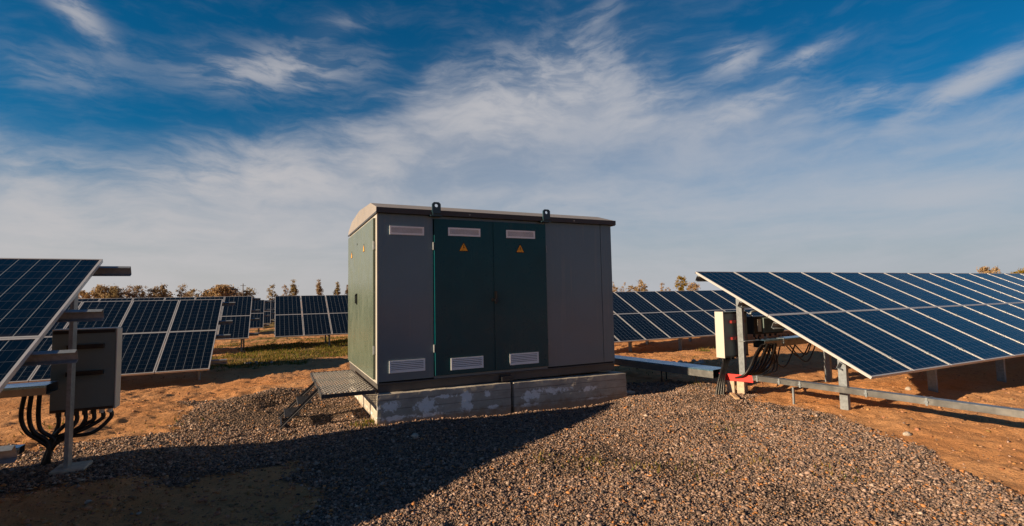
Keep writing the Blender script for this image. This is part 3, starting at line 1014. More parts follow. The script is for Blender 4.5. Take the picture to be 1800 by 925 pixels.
def module_meshes(sc):
    w, h, th, fw = .994 * sc, 1.652 * sc, .038, .021
    c = MB()
    zf = th - .004
    c.hexa([(fw * .6, fw * .6, .006), (w - fw * .6, fw * .6, .006), (w - fw * .6, h - fw * .6, .006), (fw * .6, h - fw * .6, .006),
            (fw * .6, fw * .6, zf), (w - fw * .6, fw * .6, zf), (w - fw * .6, h - fw * .6, zf), (fw * .6, h - fw * .6, zf)])
    c.uv[1] = [(0, 0), (1, 0), (1, 1), (0, 1)]
    for i in (0, 2, 3, 4, 5):
        c.mi[i] = 1
    f = MB()
    f.box(0, w, 0, fw, 0, th).box(0, w, h - fw, h, 0, th).box(0, fw, fw, h - fw, 0, th).box(w - fw, w, fw, h - fw, 0, th)
    me = c.mesh('solar_panel', [M['cells'], M['white_plastic']])
    fm = f.mesh('frame', M['alu'])
    return me, fm


MESH = {1.0: module_meshes(1.0), 1.03: module_meshes(1.03)}


def array(label, refx, ytop, ztop, sgn, ncols, posts, clamps=False, tilt=TILT, sc=1.0, yaw=0.0, end_rafter=True, rear=.70, stub=0.30):
    """two portrait modules one above the other; refx = free end of the top edge, columns run towards sgn*X"""
    pitch, slope = PITCH * sc, SLOPE * sc
    run, rise = slope * math.cos(tilt), slope * math.sin(tilt)
    zg = gz(refx + sgn * 2, ytop - run / 2)
    base = Vector((refx, ytop - run, zg))
    root = empty('solar_array', base, label, 'solar array', 'rows of solar panels on steel posts')
    root.rotation_euler.z = yaw
    e_s = Vector((0, math.cos(tilt), math.sin(tilt)))         # up the slope
    nrm = Vector((0, -math.sin(tilt), math.cos(tilt)))
    low = Vector((0, 0, ztop - rise - zg))                     # lower free corner, on the glass side
    me, fm = MESH[sc]
    rot = Matrix.Rotation(tilt, 4, 'X')
    for c in range(ncols):
        x0 = (c if sgn > 0 else -(c + 1)) * pitch + (.008 if sgn > 0 else .008)
        for r_ in range(2):
            p = low + e_s * (r_ * slope / 2 + .004) - nrm * .038 + Vector((x0, 0, 0))
            m_ = bpy.data.objects.new('solar_panel', me)
            COL.objects.link(m_); m_.parent = root
            m_.matrix_local = Matrix.Translation(p) @ rot
            fo = bpy.data.objects.new('frame', fm)
            COL.objects.link(fo); fo.parent = m_
    xa, xb = (-stub, ncols * pitch + .1) if sgn > 0 else (-ncols * pitch - .1, stub)
    for s in (.965, .66, .45, .12):
        c0 = low + e_s * (slope * s) - nrm * (.038 + .055)
        r_ = MB()
        a = c0 + Vector((xa, 0, 0)); b = c0 + Vector((xb, 0, 0))
        # C-section rail
        r_.bar(a + nrm * .045, b + nrm * .045, .05, .004, nrm)
        r_.bar(a + e_s * .024 - nrm * .002, b + e_s * .024 - nrm * .002, .004, .092, nrm)
        r_.bar(a - nrm * .048, b - nrm * .048, .05, .004, nrm)
        r_.build('rail', M['galv'], root)
    for px_ in posts:
        lx = px_ - refx
        raf = MB()
        a = low + e_s * (slope * .06) - nrm * .165 + Vector((lx, 0, 0))
        b = low + e_s * (slope * .985) - nrm * .165 + Vector((lx, 0, 0))
        raf.bar(a, b, .05, .09, nrm)
        if end_rafter or px_ != posts[0]:
            raf.build('rafter', M['galv'], root)
        for s in (.14, rear):
            yl = run * s
            top = low + e_s * (slope * s) - nrm * (.125 if end_rafter or px_ != posts[0] else .055)
            zb = gz(px_, base.y + yl) - zg - .25
            pm = MB()
            X0 = lx + sgn * .028
            pm.box(X0 - .004, X0 + .004, yl - .055, yl + .055, zb, top.z + .01)
            pm.box(X0 - .028, X0 - .005, yl - .055, yl - .049, zb, top.z - .02) if sgn < 0 else pm.box(X0 + .005, X0 + .05, yl - .055, yl - .049, zb, top.z - .02)
            pm.box(X0 + (.005 if sgn > 0 else -.05), X0 + (.05 if sgn > 0 else -.005), yl + .049, yl + .055, zb, top.z + .02)
            pm.build('post', M['galv'], root)
    if clamps:
        cm = MB()
        cb = MB(); cb.box(-.022, .022, -.03, .03, .001, .008); cb.tube([(0, 0, .008), (0, 0, .016)], .008, 8)
        cme = cb.mesh('clamp', M['galv'])
        for c in range(1, min(ncols, 12)):
            for s in (.10, .40, .60, .90):
                p = low + e_s * (slope * s) + Vector((c * pitch * sgn, 0, 0))
                co = bpy.data.objects.new('clamp', cme)
                COL.objects.link(co); co.parent = root
                co.matrix_local = Matrix.Translation(p) @ rot
    return root


def posts(x0, step, n):
    return [x0 + step * i for i in range(n)]


RX = 7.070
arrR = array('large solar array on the right with a long cable tray along its near side', RX, 6.884, 2.103, 1, 15, posts(7.10, 2.27, 7), clamps=True, yaw=R(.2), end_rafter=False, stub=.02)
arrL = array('solar array cut off by the left edge with a cabinet hung on its end post', -1.677, 6.81, 2.196, -1, 10, [-1.715, -4.2, -6.6, -9.0], tilt=R(25.87), sc=1.03, end_rafter=False, rear=.815, stub=.255)
arrL1 = array('second solar array on the left, seen behind the cabinet and nearest array', -1.254, 15.856, 1.785, -1, 9, posts(-1.45, -2.3, 4))
arrL2 = array('third solar array on the left, its top edge just showing over the second', -.794, 23.50, 1.932, -1, 14, posts(-1.0, -2.3, 6))
arrL3 = array('distant solar array in the gap, fourth row back from the camera', -.492, 33.92, 1.796, -1, 4, posts(-.7, -2.3, 2))
arrL4 = array('small distant solar array in the gap, fifth row back from the camera', -.158, 40.02, 1.783, -1, 3, posts(-.4, -2.3, 1))
arrL5 = array('farthest solar array in the gap, a sliver beside the array left of the kiosk', .12, 47.0, 1.80, -1, 3, posts(-.1, -2.3, 1))
arrM = array('solar array just left of the kiosk with green grass in front', .045, 23.52, 1.924, 1, 14, posts(1.95, 2.45, 5), stub=.02)
arrR2 = array('solar array behind the kiosk and the right-hand cabinet', 11.579 - 4.04, 15.367, 1.808, 1, 18, posts(8.1, 2.1, 8), stub=.05)

# foot plate of the near left array's end post
fp = MB().box(-1.86, -1.60, 6.12, 6.40, gz(-1.75, 6.25) - .05, gz(-1.75, 6.25) + .03)
fpo = fp.build('concrete_pad', M['rock'], None, (-1.75, 6.25, gz(-1.75, 6.25)), bevel=.01)
tag(fpo, 'thin concrete pad at the foot of the near left array post', 'concrete pad')


# ------------------------------------------------------------------ cabinets
def cabinet(label, x0, x1, y0, y1, z0, z1, cover, bracket, cover_w=.012, glands=4, redb=False):
    o = Vector(((x0 + x1) / 2, (y0 + y1) / 2, z0))
    root = empty('combiner_cabinet', o, label, 'electrical cabinet', 'electrical cabinets hung on array posts')
    MB().box(x0, x1, y0, y1, z0, z1).build('body', M['cab_body'], root, o, bevel=.006)
    cv = MB()
    if cover == 'right':
        cv.box(x1 + .001, x1 + .012, y0 - .006, y1 + .006, z0 - .004, z1 + .004)
        cv.box(x0, x1, y0 - .006, y1 + .006, z1 + .002, z1 + .014)
    else:
        cv.box(x0 - .012, x0 - .001, y0 - .006, y1 + .006, z0 - .004, z1 + .004)
    cv.build('cover', M['cab_cover'], root, o, bevel=.003)
    for (za, zb) in ((z1 - .035, z1 - .004), (z0 + .004, z0 + .030)):
        MB().box(x0 + .01, x1 - .01, y0 - .012, y0 - .002, za, zb).build('edge_trim', M['black_plastic'], root, o)
    for zc in bracket:
        b = MB()
        b.box(x0 + (x1 - x0) * .25, x0 + (x1 - x0) * .82, y0 - .05, y0 - .002, zc - .022, zc + .022)
        b.build('bracket', M['dark_red'] if redb else M['black_plastic'], root, o)
    for i in range(glands):
        xx = x0 + (x1 - x0) * (i + .7) / (glands + .4)
        MB().tube([(xx, (y0 + y1) / 2, z0 - .05), (xx, (y0 + y1) / 2, z0 + .002)], [.024, .024], 12, smooth=False).build('cable_gland', M['white_plastic'] if i > glands - 3 else M['black_plastic'], root, o)
    return root


cabinet('dark grey cabinet with a cream right side hung on the left array post', -2.02, -1.497, 6.60, 6.775, .615, 1.44, 'right', (1.27, 1.0), glands=7)
cabinet('grey cabinet with a cream left side and red brackets on the right array', 6.87, 7.44, 6.12, 6.285, .60, 1.372, 'left', (1.20, .92), glands=5, redb=True)

# inverter under the right array
IO = Vector((7.95, 6.2, .93))
inv = empty('inverter', IO, 'black inverter under the right array behind the horizontal cable tray', 'inverter')
MB().box(7.62, 8.38, 6.12, 6.32, .95, 1.27).build('body', M['black_plastic'], inv, IO, bevel=.02)
fin = MB()
for i in range(16):
    fin.box(7.82 + i * .034, 7.832 + i * .034, 6.085, 6.119, .98, 1.24)
fin.build('heat_sink', M['cab_body'], inv, IO)
MB().box(7.70, 7.78, 6.108, 6.119, 1.0, 1.22).build('data_plate', M['cab_cover'], inv, IO)
hh = MB().tube([(7.64, 6.2, 1.26), (7.64, 6.2, 1.33), (7.72, 6.2, 1.36), (7.95, 6.2, 1.36)], .018, 8)
hh.build('handle', M['galv'], inv, IO)
for i in range(5):
    MB().tube([(7.70 + i * .14, 6.2, .90), (7.70 + i * .14, 6.2, .952)], .022, 10, smooth=False).build('cable_gland', M['black_plastic'], inv, IO)


# ------------------------------------------------------------------ cable trays
def tray_thing(name, label, pts, w, h, lid='sky_blue_lid', clips=(), red_end=False, m='tray', zmode=None):
    o = Vector(pts[0])
    root = empty(name, o, label, 'cable tray', 'galvanised cable trays')
    body = MB(); ld = MB()
    for a, b in zip(pts[:-1], pts[1:]):
        a, b = Vector(a), Vector(b)
        d = (b - a).normalized(); s = d.cross(Vector((0, 0, 1))).normalized()
        body.bar(a - Vector((0, 0, h / 2 - .002)), b - Vector((0, 0, h / 2 - .002)), w - .006, .003)
        for q in (-1, 1):
            body.bar(a + s * q * (w / 2 - .002), b + s * q * (w / 2 - .002), .003, h - .004)
        ld.bar(a + Vector((0, 0, h / 2 + .002)), b + Vector((0, 0, h / 2 + .002)), w + .010, .003)
        for q in (-1, 1):
            ld.bar(a + s * q * (w / 2 + .003) + Vector((0, 0, h / 2 - .009)), b + s * q * (w / 2 + .003) + Vector((0, 0, h / 2 - .009)), .003, .018)
    body.build('trough', M[m], root, o)
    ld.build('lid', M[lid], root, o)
    for t in clips:
        L = [(Vector(b) - Vector(a)).length for a, b in zip(pts[:-1], pts[1:])]
        T = t * sum(L)
        for (a, b, l) in zip(pts[:-1], pts[1:], L):
            if T <= l or (a, b) == (pts[-2], pts[-1]):
                break
            T -= l
        a, b = Vector(a), Vector(b); d = (b - a).normalized(); s = d.cross(Vector((0, 0, 1))).normalized()
        c = a + d * T
        cl = MB()
        cl.bar(c - d * .012 + Vector((0, 0, h / 2 + .007)), c + d * .012 + Vector((0, 0, h / 2 + .007)), w + .026, .004)
        for q in (-1, 1):
            cl.bar(c - d * .012 + s * q * (w / 2 + .010), c + d * .012 + s * q * (w / 2 + .010), .004, h + .016)
            cl.bar(c + s * q * (w / 2 + .013) - d * .02, c + s * q * (w / 2 + .013) + d * .02, .012, .02)
        cl.build('clip', M['galv'], root, o)
    return root, o


# long tray in front of the right array
pt = [(6.99, 5.66, .325), (6.98, 2.456, .395), (6.975, 0.9, .43)]
tr1, o1 = tray_thing('cable_tray', 'long narrow galvanised cable tray along the near side of the right array', pt, .11, .074, lid='tray', clips=(.02, .10, .17, .36, .50))
for (x, y) in ((6.985, 5.0),):
    MB().box(x - .012, x + .012, y - .012, y + .012, gz(x, y) - .1, .275).build('leg', M['galv'], tr1, o1)
# red sheet at the start of the tray
ro = Vector((7.0, 5.95, .28))
red = empty('red_tray_end', ro, 'bright red sheet metal tray piece below the bundle of black conduits', 'cable tray')
rm = MB()
rm.bar((6.825, 6.222, .290), (7.025, 5.72, .290), .004, .11).bar((7.03, 6.23, .255), (7.185, 5.84, .255), .004, .04).bar((6.942, 6.195, .237), (7.097, 5.805, .237), .186, .004)
rm.build('trough', M['red'], red, ro)
# wide tray from the kiosk
pt = [(5.26, 9.45, .29), (6.62, 9.35, .29), (7.085, 6.44, .29)]
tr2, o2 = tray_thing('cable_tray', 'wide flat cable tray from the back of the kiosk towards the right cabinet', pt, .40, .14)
lg = []
for (x, y) in ((6.76, 7.55), (7.06, 7.75), (6.98, 6.9), (6.5, 8.9)):
    MB().box(x - .009, x + .009, y - .009, y + .009, gz(x, y) - .1, .22).build('leg', M['black_plastic'], tr2, o2)
# short tray under the right array
pt = [(7.46, 5.92, .815), (9.2, 5.95, .835)]
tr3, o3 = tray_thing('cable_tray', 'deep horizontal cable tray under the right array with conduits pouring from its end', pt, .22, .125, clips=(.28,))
MB().box(7.10, 7.46, 5.90, 6.02, .875, .885).build('bracket', M['galv'], tr3, o3)
# trays of the left array
pt = [(-1.90, 6.27, .915), (-5.0, 6.27, .915)]
tr4, o4 = tray_thing('cable_tray', 'wide cable tray under the left array, its lid coloured like reflected sky', pt, .30, .085)
pt = [(-2.13, 6.36, .345), (-5.0, 6.36, .345)]
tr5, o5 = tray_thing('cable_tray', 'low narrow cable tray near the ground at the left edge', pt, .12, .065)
for x in (-2.6, -4.0):
    MB().box(x - .012, x + .012, 6.348, 6.372, gz(x, 6.36) - .1, .310).build('leg', M['galv'], tr5, o5)


# ------------------------------------------------------------------ cables
def cables(name, label, paths, r, cat='cable bundle', group=None):
    o = Vector(paths[0][0])
    root = empty(name, o, label, cat, group)
    for p in paths:
        MB().tube(p, r, 10).build('conduit', M['conduit'], root, o, smooth=True)
    return root


ps = []
for i in range(7):
    w_ = .012 * math.sin(i * 2.3)
    sp_ = .078 * i
    ps.append([(7.50 + .045 * i, 5.84 + .03 * (i % 2), .80), (7.36 + .062 * i, 5.80 + w_, .80 - .012 * (i % 2)), (7.15 + .080 * i, 5.76 + w_, .66 + w_), (7.01 + .078 * i, 5.76, .47 - w_),
               (6.94 + .060 * i, 5.82 + w_ * .5, .35), (6.935 + .025 * i, 5.98, .285 + .012 * (i % 2)), (6.91 + .020 * i, 6.12 + .012 * i, .27)])
cables('conduit_bundle', 'fan of black conduits pouring from a tray down onto the red tray', ps, .019)
ps = []
for i in range(4):
    ps.append([(6.92 + .05 * i, 6.21, .58), (6.88 + .03 * i, 6.17, .50), (6.76 + .03 * i, 6.12, .38), (6.66 + .03 * i, 6.10 - .015 * i, .20), (6.58 + .035 * i, 6.09 - .02 * i, gz(6.6, 6.1) - .05)])
cables('conduit_bundle', 'bundle of black conduits leaning from the right cabinet into the soil', ps, .020)
ps = []
for (x0, x1, d) in ((7.72, 8.15, .30), (7.80, 8.55, .38), (8.35, 8.95, .24), (8.45, 9.15, .33), (8.6, 9.0, .2)):
    ps.append([(x0, 6.2, .90), (x0 + .02, 6.1, .74), ((x0 + x1) / 2, 6.02, .74 - d), (x1 - .03, 6.02, .72), (x1, 6.02, .82)])
cables('hanging_cables', 'thin black cables hanging in loops under the right array', ps, .012)
ps = []
for i, (sx, sz) in enumerate(((7.62, .76), (7.68, .75), (7.74, .75))):
    ps.append([(sx, 5.84, sz), (sx - .02, 5.80, .58), (sx - .05 + .02 * i, 5.80, .44), (sx - .20 + .05 * i, 5.78, .36), (6.98 + .02 * i, 5.58, .36)])
cables('hanging_cables', 'three black cables dropping behind the fan of conduits to the tray', ps, .014)
# left cabinet: loops from the glands into one trunk that goes into the ground
ps = []
bx, by = -2.02, 6.66
for i in range(7):
    xx = -2.02 + (.523) * (i + .7) / 7.4
    k = (xx - bx)
    ps.append([(xx, 6.688, .60), (xx + .005, 6.685, .50 + .02 * abs(k)), (bx + k * (.72 + .10 * math.sin(i * 2.1)), 6.66 + .02 * math.cos(i * 1.7), .36 + .06 + .045 * math.sin(i * 1.9)), (bx + k * .28, 6.65, .355 + .02 * (i % 2)), (bx - .01 + .012 * (i % 3), 6.64, .24), (bx - .06 + .022 * (i % 3), 6.62 + .015 * i, gz(-2.08, 6.65) - .05)])
for (xx, dx) in ((-2.14, 0), (-2.19, -.01), (-2.08, .01)):
    ps.append([(xx, 6.55, .86), (xx - .03 + dx, 6.60, .62), (xx + .0, 6.62, .46), (xx + .10, 6.64, .35), (bx + .01, 6.63, .25), (bx - .04 + dx, 6.62, gz(-2.08, 6.65) - .05)])
cables('conduit_bundle', 'black conduits looping below the left cabinet and running into the ground', ps, .0195)
# dark strut beside the kiosk
so_ = Vector((5.5, 7.0, 0))
st = empty('support_strut', so_, 'black leaning strut at the right corner of the kiosk', 'strut')
MB().bar((5.33, 7.32, .42), (5.56, 7.16, gz(5.56, 7.16) - .02), .045, .035).build('strut', M['black_plastic'], st, so_)
MB().box(5.52, 5.72, 7.06, 7.20, gz(5.6, 7.1) - .03, gz(5.6, 7.1) + .035).build('foot', M['rock'], st, so_, bevel=.012)


# ------------------------------------------------------------------ stones, bricks, offcuts
def rock(name, label, x, y, s, cat, group, mt='rock', seed=0):
    rr = random.Random(seed)
    bm = bmesh.new()
    bmesh.ops.create_icosphere(bm, subdivisions=2, radius=1)
    ax = Vector((rr.uniform(.8, 1.3), rr.uniform(.7, 1.0), rr.uniform(.5, .8)))
    pl = [(Vector((rr.gauss(0, 1), rr.gauss(0, 1), rr.gauss(0, 1))).normalized(), rr.uniform(.62, .9)) for _ in range(9)]
    for v in bm.verts:
        for n_, d_ in pl:
            q = v.co.dot(n_) - d_
            if q > 0: v.co -= n_ * q
        v.co = Vector((v.co.x * ax.x, v.co.y * ax.y, v.co.z * ax.z)) * s
    me = bpy.data.meshes.new(name); bm.to_mesh(me); bm.free()
    me.materials.append(M[mt])
    ob = bpy.data.objects.new(name, me); COL.objects.link(ob)
    ob.location = (x, y, gz(x, y) + s * .3); ob.rotation_euler.z = rr.uniform(0, 6)
    return tag(ob, label, cat, group)


for i in range(13):
    rr = random.Random(100 + i)
    rock('rock', 'pale stone in the small heap on orange soil between the kiosk and right cabinet', 9.25 + rr.uniform(-.42, .42), 9.35 + rr.uniform(-.30, .30), rr.uniform(.035, .085), 'stone', 'heap of pale stones', seed=i)
for i in range(9):
    rr = random.Random(200 + i)
    rock('rock', 'pale stone in the heap under the right array behind the conduits', 10.3 + rr.uniform(-.5, .5), 8.1 + rr.uniform(-.3, .3), rr.uniform(.04, .10), 'stone', 'pale stones behind the conduits', seed=50 + i)
for i in range(7):
    rr = random.Random(300 + i)
    rock('rock', 'pale rubble stone on the grass before the array left of the kiosk', -.35 + rr.uniform(-.35, .35), 15.6 + rr.uniform(-.35, .35), rr.uniform(.04, .08), 'stone', 'rubble stones on the grass', seed=80 + i)
rock('rock', 'flat grey stone lying on gravel against the kiosk shadow', 1.55, 6.05, .05, 'stone', 'single stones on the gravel', seed=401)
rock('rock', 'grey stone on orange soil at the right, near the gravel edge', 6.62, 3.35, .045, 'stone', 'single stones on the gravel', seed=402)
rock('rock', 'pale stone at the foot of the nearest right array post', 9.2, 4.60, .055, 'stone', 'single stones on the gravel', seed=403)
for i, (x, y, s) in enumerate(((-.12, 10.0, .05), (-1.35, 5.3, .032), (-.95, 5.0, .022))):
    rock('rock', ['pale stone on the gravel heap left of the steps', 'larger pale stone in the deep shade at lower left', 'smaller pale stone in the deep shade at lower left'][i], x, y, s, 'stone', 'single stones on the gravel', seed=410 + i)


def brick(x, y, z, a, dims, label, m='brick', name='brick'):
    d = dims
    mb = MB().box(-d[0] / 2, d[0] / 2, -d[1] / 2, d[1] / 2, 0, d[2])
    ob = mb.build(name, M[m], None, (0, 0, 0), bevel=.006)
    ob.location = (x, y, z); ob.rotation_euler = (0, 0, a)
    return tag(ob, label, 'brick' if name == 'brick' else 'plank')


b1 = brick(6.91, 6.06, gz(6.91, 6.06) - .02, .5, (.075, .12, .235 - gz(6.91, 6.06) + .015), 'upright tan brick propping the red tray piece, left of its neighbour')
b2 = brick(6.99, 5.92, gz(6.99, 5.92) - .02, .3, (.075, .12, .235 - gz(6.99, 5.92) + .015), 'upright tan brick propping the red tray piece, right of its neighbour')
pk = brick(6.68, 5.80, gz(6.68, 5.8), .9, (.42, .07, .03), 'short wooden plank lying on soil beside the leaning conduits', 'plank', 'plank')


# ------------------------------------------------------------------ grass
def blades(name, X, Y, hgt, cols, label, cat):
    n = len(X)
    Z = height(X, Y)
    a = rng.uniform(0, 2 * np.pi, n)
    w = rng.uniform(.004, .009, n) * (1 + np.hypot(X, Y) / 16)
    h = hgt * rng.uniform(.5, 1.3, n)
    lx, ly = rng.normal(0, .4, n) * h, rng.normal(0, .4, n) * h
    p0 = np.stack([X - np.cos(a) * w, Y - np.sin(a) * w, Z - .01], 1)
    p1 = np.stack([X + np.cos(a) * w, Y + np.sin(a) * w, Z - .01], 1)
    p2 = np.stack([X + lx, Y + ly, Z + h], 1)
    V = np.stack([p0, p1, p2], 1).reshape(-1, 3)
    me = np_mesh(name, V, np.arange(n * 3).reshape(-1, 3), 3)
    at = me.attributes.new('tone', 'FLOAT_COLOR', 'POINT')
    at.data.foreach_set('color', np.concatenate([np.repeat(cols, 3, 0), np.ones((n * 3, 1))], 1).astype(np.float32).ravel())
    m = bpy.data.materials.new(name + '_blade'); m.use_nodes = True
    g = NT(m.node_tree)
    ac = g.n('ShaderNodeAttribute', attribute_name='tone').outputs['Color']
    d = g.n('ShaderNodeBsdfDiffuse'); t = g.n('ShaderNodeBsdfTranslucent'); mx = g.n('ShaderNodeMixShader'); o = g.n('ShaderNodeOutputMaterial')
    g.put(d.inputs[0], ac); g.put(t.inputs[0], ac); mx.inputs[0].default_value = .35
    g.t.links.new(d.outputs[0], mx.inputs[1]); g.t.links.new(t.outputs[0], mx.inputs[2]); g.t.links.new(mx.outputs[0], o.inputs[0])
    me.materials.append(m)
    ob = bpy.data.objects.new(name, me); COL.objects.link(ob)
    return tag(ob, label, cat, kind='stuff')


def gcols(n, dry=.4):
    gcol = np.array([(.11, .13, .02), (.16, .16, .03), (.07, .09, .015)])[rng.integers(0, 3, n)]
    dcol = np.array([(.30, .21, .07), (.24, .15, .05)])[rng.integers(0, 2, n)]
    c = np.where(rng.uniform(0, 1, (n, 1)) < dry, dcol, gcol)
    return c * rng.uniform(.7, 1.3, (n, 1))


a, b = scatter(-5, 16, 10.5, 26, 420)
k = rng.uniform(0, 1, len(a)) < grass_mask(a, b)
k &= rng.uniform(0, 1, len(a)) < np.clip(.55 + 1.6 * vnoise(a, b, 1.6, 81), .05, 1)
a, b = a[k], b[k]
blades('grass', a, b, .085, gcols(len(a), .5), 'short green and straw grass in front of the array left of the kiosk', 'grass')
# sparse weeds on gravel and soil
wx, wy = [], []
spots = [(1.12, 6.95, .10, 90), (1.20, 7.1, .06, 60), (2.9, 4.3, .16, 55), (3.3, 4.0, .12, 45), (3.75, 3.75, .14, 50), (4.35, 3.6, .10, 40), (2.6, 4.7, .10, 25), (4.7, 3.0, .12, 30), (-3.0, 7.4, .3, 80), (-2.6, 8.4, .2, 40), (5.2, 4.6, .12, 30), (7.9, 9.0, .5, 60), (-1.2, 8.4, .3, 30), (10.5, 10.2, .8, 140), (6.9, 6.9, .1, 20)]
for (x, y, r_, n) in spots:
    wx.append(rng.normal(x, r_, n)); wy.append(rng.normal(y, r_, n))
wx = np.concatenate(wx); wy = np.concatenate(wy)
blades('weeds', wx, wy, .05, gcols(len(wx), .5), 'sparse yellow green weeds poking through gravel and soil', 'weeds')


# ------------------------------------------------------------------ trees on the horizon
def leaf_mat(name, c0, c1):
    m = bpy.data.materials.new(name); m.use_nodes = True
    g = NT(m.node_tree)
    pos = g.n('ShaderNodeNewGeometry').outputs['Position']
    n = g.noise(pos, 1.3, 4, .6); n2 = g.n('ShaderNodeTexWhiteNoise'); g.put(n2.inputs['Vector'], g.n('ShaderNodeNewGeometry').outputs['True Normal'])
    c = g.mix(g.m('ADD', g.m('MULTIPLY', n, .6), g.m('MULTIPLY', n2.outputs['Value'], .4)), c0, c1)
    d = g.n('ShaderNodeBsdfDiffuse'); t = g.n('ShaderNodeBsdfTranslucent'); mx = g.n('ShaderNodeMixShader'); o = g.n('ShaderNodeOutputMaterial')
    g.put(d.inputs[0], c); g.put(t.inputs[0], c); mx.inputs[0].default_value = .3
    g.t.links.new(d.outputs[0], mx.inputs[1]); g.t.links.new(t.outputs[0], mx.inputs[2]); g.t.links.new(mx.outputs[0], o.inputs[0])
    return m


LEAF = {  # most are paled towards tan, a slight distance haze put into the colour
    'brown': leaf_mat('brown_leaves', (.25, .185, .11), (.47, .355, .215)),
    'orange': leaf_mat('orange_leaves', (.29, .195, .105), (.50, .36, .20)),
    'olive': leaf_mat('olive_leaves', (.20, .16, .085), (.42, .33, .18)),
    'yellow': leaf_mat('yellow_leaves', (.17, .12, .02), (.40, .27, .05)),
    'dusty': leaf_mat('dusty_leaves', (.26, .20, .15), (.44, .34, .26)),
}
BARK = mat('bark', (.12, .085, .06), .9, var=.2, vscale=4)


def place(px_, dist):
    """ground point at a given distance in the direction seen at photo column px_"""
    c = (px_ - 900) / 876.4
    d = _f + _r * c
    d.z = 0; d.normalize()
    return d.x * dist, d.y * dist


def tree(label, px_, dist, top_px, w_px, kind, shape, n=900, sparse=1.0, seed=0, group='autumn trees along the horizon', name='tree', cat='tree'):
    """top_px: photo row of the crown's top; w_px: crown width in photo pixels"""
    x, y = place(px_, dist)
    depth = x * _f.x + y * _f.y
    hor = 527 - .0192 * (px_ - 900)
    H = (hor - top_px) / 876.4 * depth + 1.7
    W = w_px / 876.4 * depth
    rr = np.random.default_rng(seed)
    zg = -.4
    root = empty(name, (x, y, zg), label, cat, group)
    # trunk and limbs
    t = MB()
    lean = rr.uniform(-.03, .03) * H
    th = H * (.75 if shape != 'bush' else .35)
    t.tube([(0, 0, -.3), (lean * .4, 0, th * .4), (lean, 0, th)], [H * .020, H * .014, H * .004], 7)
    tips = []
    nl = 14 if shape != 'bush' else 9
    for i in range(nl):
        s = rr.uniform(.25, .95) if shape != 'bush' else rr.uniform(.05, .6)
        a = rr.uniform(0, 2 * math.pi)
        z0 = th * s
        rmax = W * .5 * (math.sin(math.pi * min(1, (.25 + .75 * s))) ** .6 if shape == 'round' else (1 - s) * .9 + .15)
        L = rmax * rr.uniform(.65, 1.0)
        e = (lean * s + math.cos(a) * L, math.sin(a) * L, min(H * .97, z0 + L * rr.uniform(.4, 1.1)))
        mid = (lean * s + math.cos(a) * L * .5, math.sin(a) * L * .5, z0 + (e[2] - z0) * .35)
        t.tube([(lean * s, 0, z0), mid, e], [H * .008, H * .005, H * .0015], 5, steps=3)
        tips += [e, mid]
    t.build('trunk', BARK, root, (0, 0, 0), smooth=True)
    # crown: leaf clumps round limb ends inside the crown's outline
    pts = []
    tips = np.array(tips)
    nc = int(34 * sparse) + 10
    cl = []
    for i in range(nc):
        for _ in range(30):
            u = rr.uniform(.0, 1.0)
            if shape == 'round':
                zc = H * (.34 + .60 * u); rad = W * .46 * math.sqrt(max(.02, 1 - ((u - .45) / .60) ** 2))
            elif shape == 'cone':
                zc = H * (.10 + .86 * u); rad = W * .5 * (1 - u) ** .75 * (.85 if u > .12 else .6) + W * .02
            elif shape == 'tall':
                zc = H * (.15 + .80 * u); rad = W * .45 * math.sqrt(max(.02, 1 - ((u - .4) / .66) ** 2))
            else:
                zc = H * (.12 + .74 * u); rad = W * .5 * math.sqrt(max(.02, 1 - u ** 1.8))
            a = rr.uniform(0, 2 * math.pi); q = rad * math.sqrt(rr.uniform(0.05, 1))
            c = np.array([lean * u + math.cos(a) * q, math.sin(a) * q, zc])
            if rr.uniform() < .35 or np.min(np.linalg.norm(tips - c, axis=1)) < W * .22:
                break
        cl.append((c, W * rr.uniform(.07, .15)))
    per = max(9, int(n * 1.5) // nc)
    P = np.concatenate([c + rr.normal(0, 1, (per, 3)) * r_ * np.array([.62, .62, .55]) for c, r_ in cl])
    P[:, 2] = np.minimum(P[:, 2], H)
    m_ = len(P)
    sz = rr.uniform(.5, 1.2, m_) * W * .040 + .06
    u = rr.normal(0, 1, (m_, 3)); u /= np.linalg.norm(u, axis=1)[:, None]
    w = rr.normal(0, 1, (m_, 3)); w -= u * np.sum(u * w, 1)[:, None]; w /= np.linalg.norm(w, axis=1)[:, None]
    V = np.stack([P - u * sz[:, None], P + w * sz[:, None] * .6, P + u * sz[:, None], P - w * sz[:, None] * .6], 1).reshape(-1, 3)
    me = np_mesh('crown', V, np.arange(m_ * 4).reshape(-1, 4), 4)
    me.materials.append(LEAF[kind])
    co = bpy.data.objects.new('crown', me); COL.objects.link(co); co.parent = root
    return root


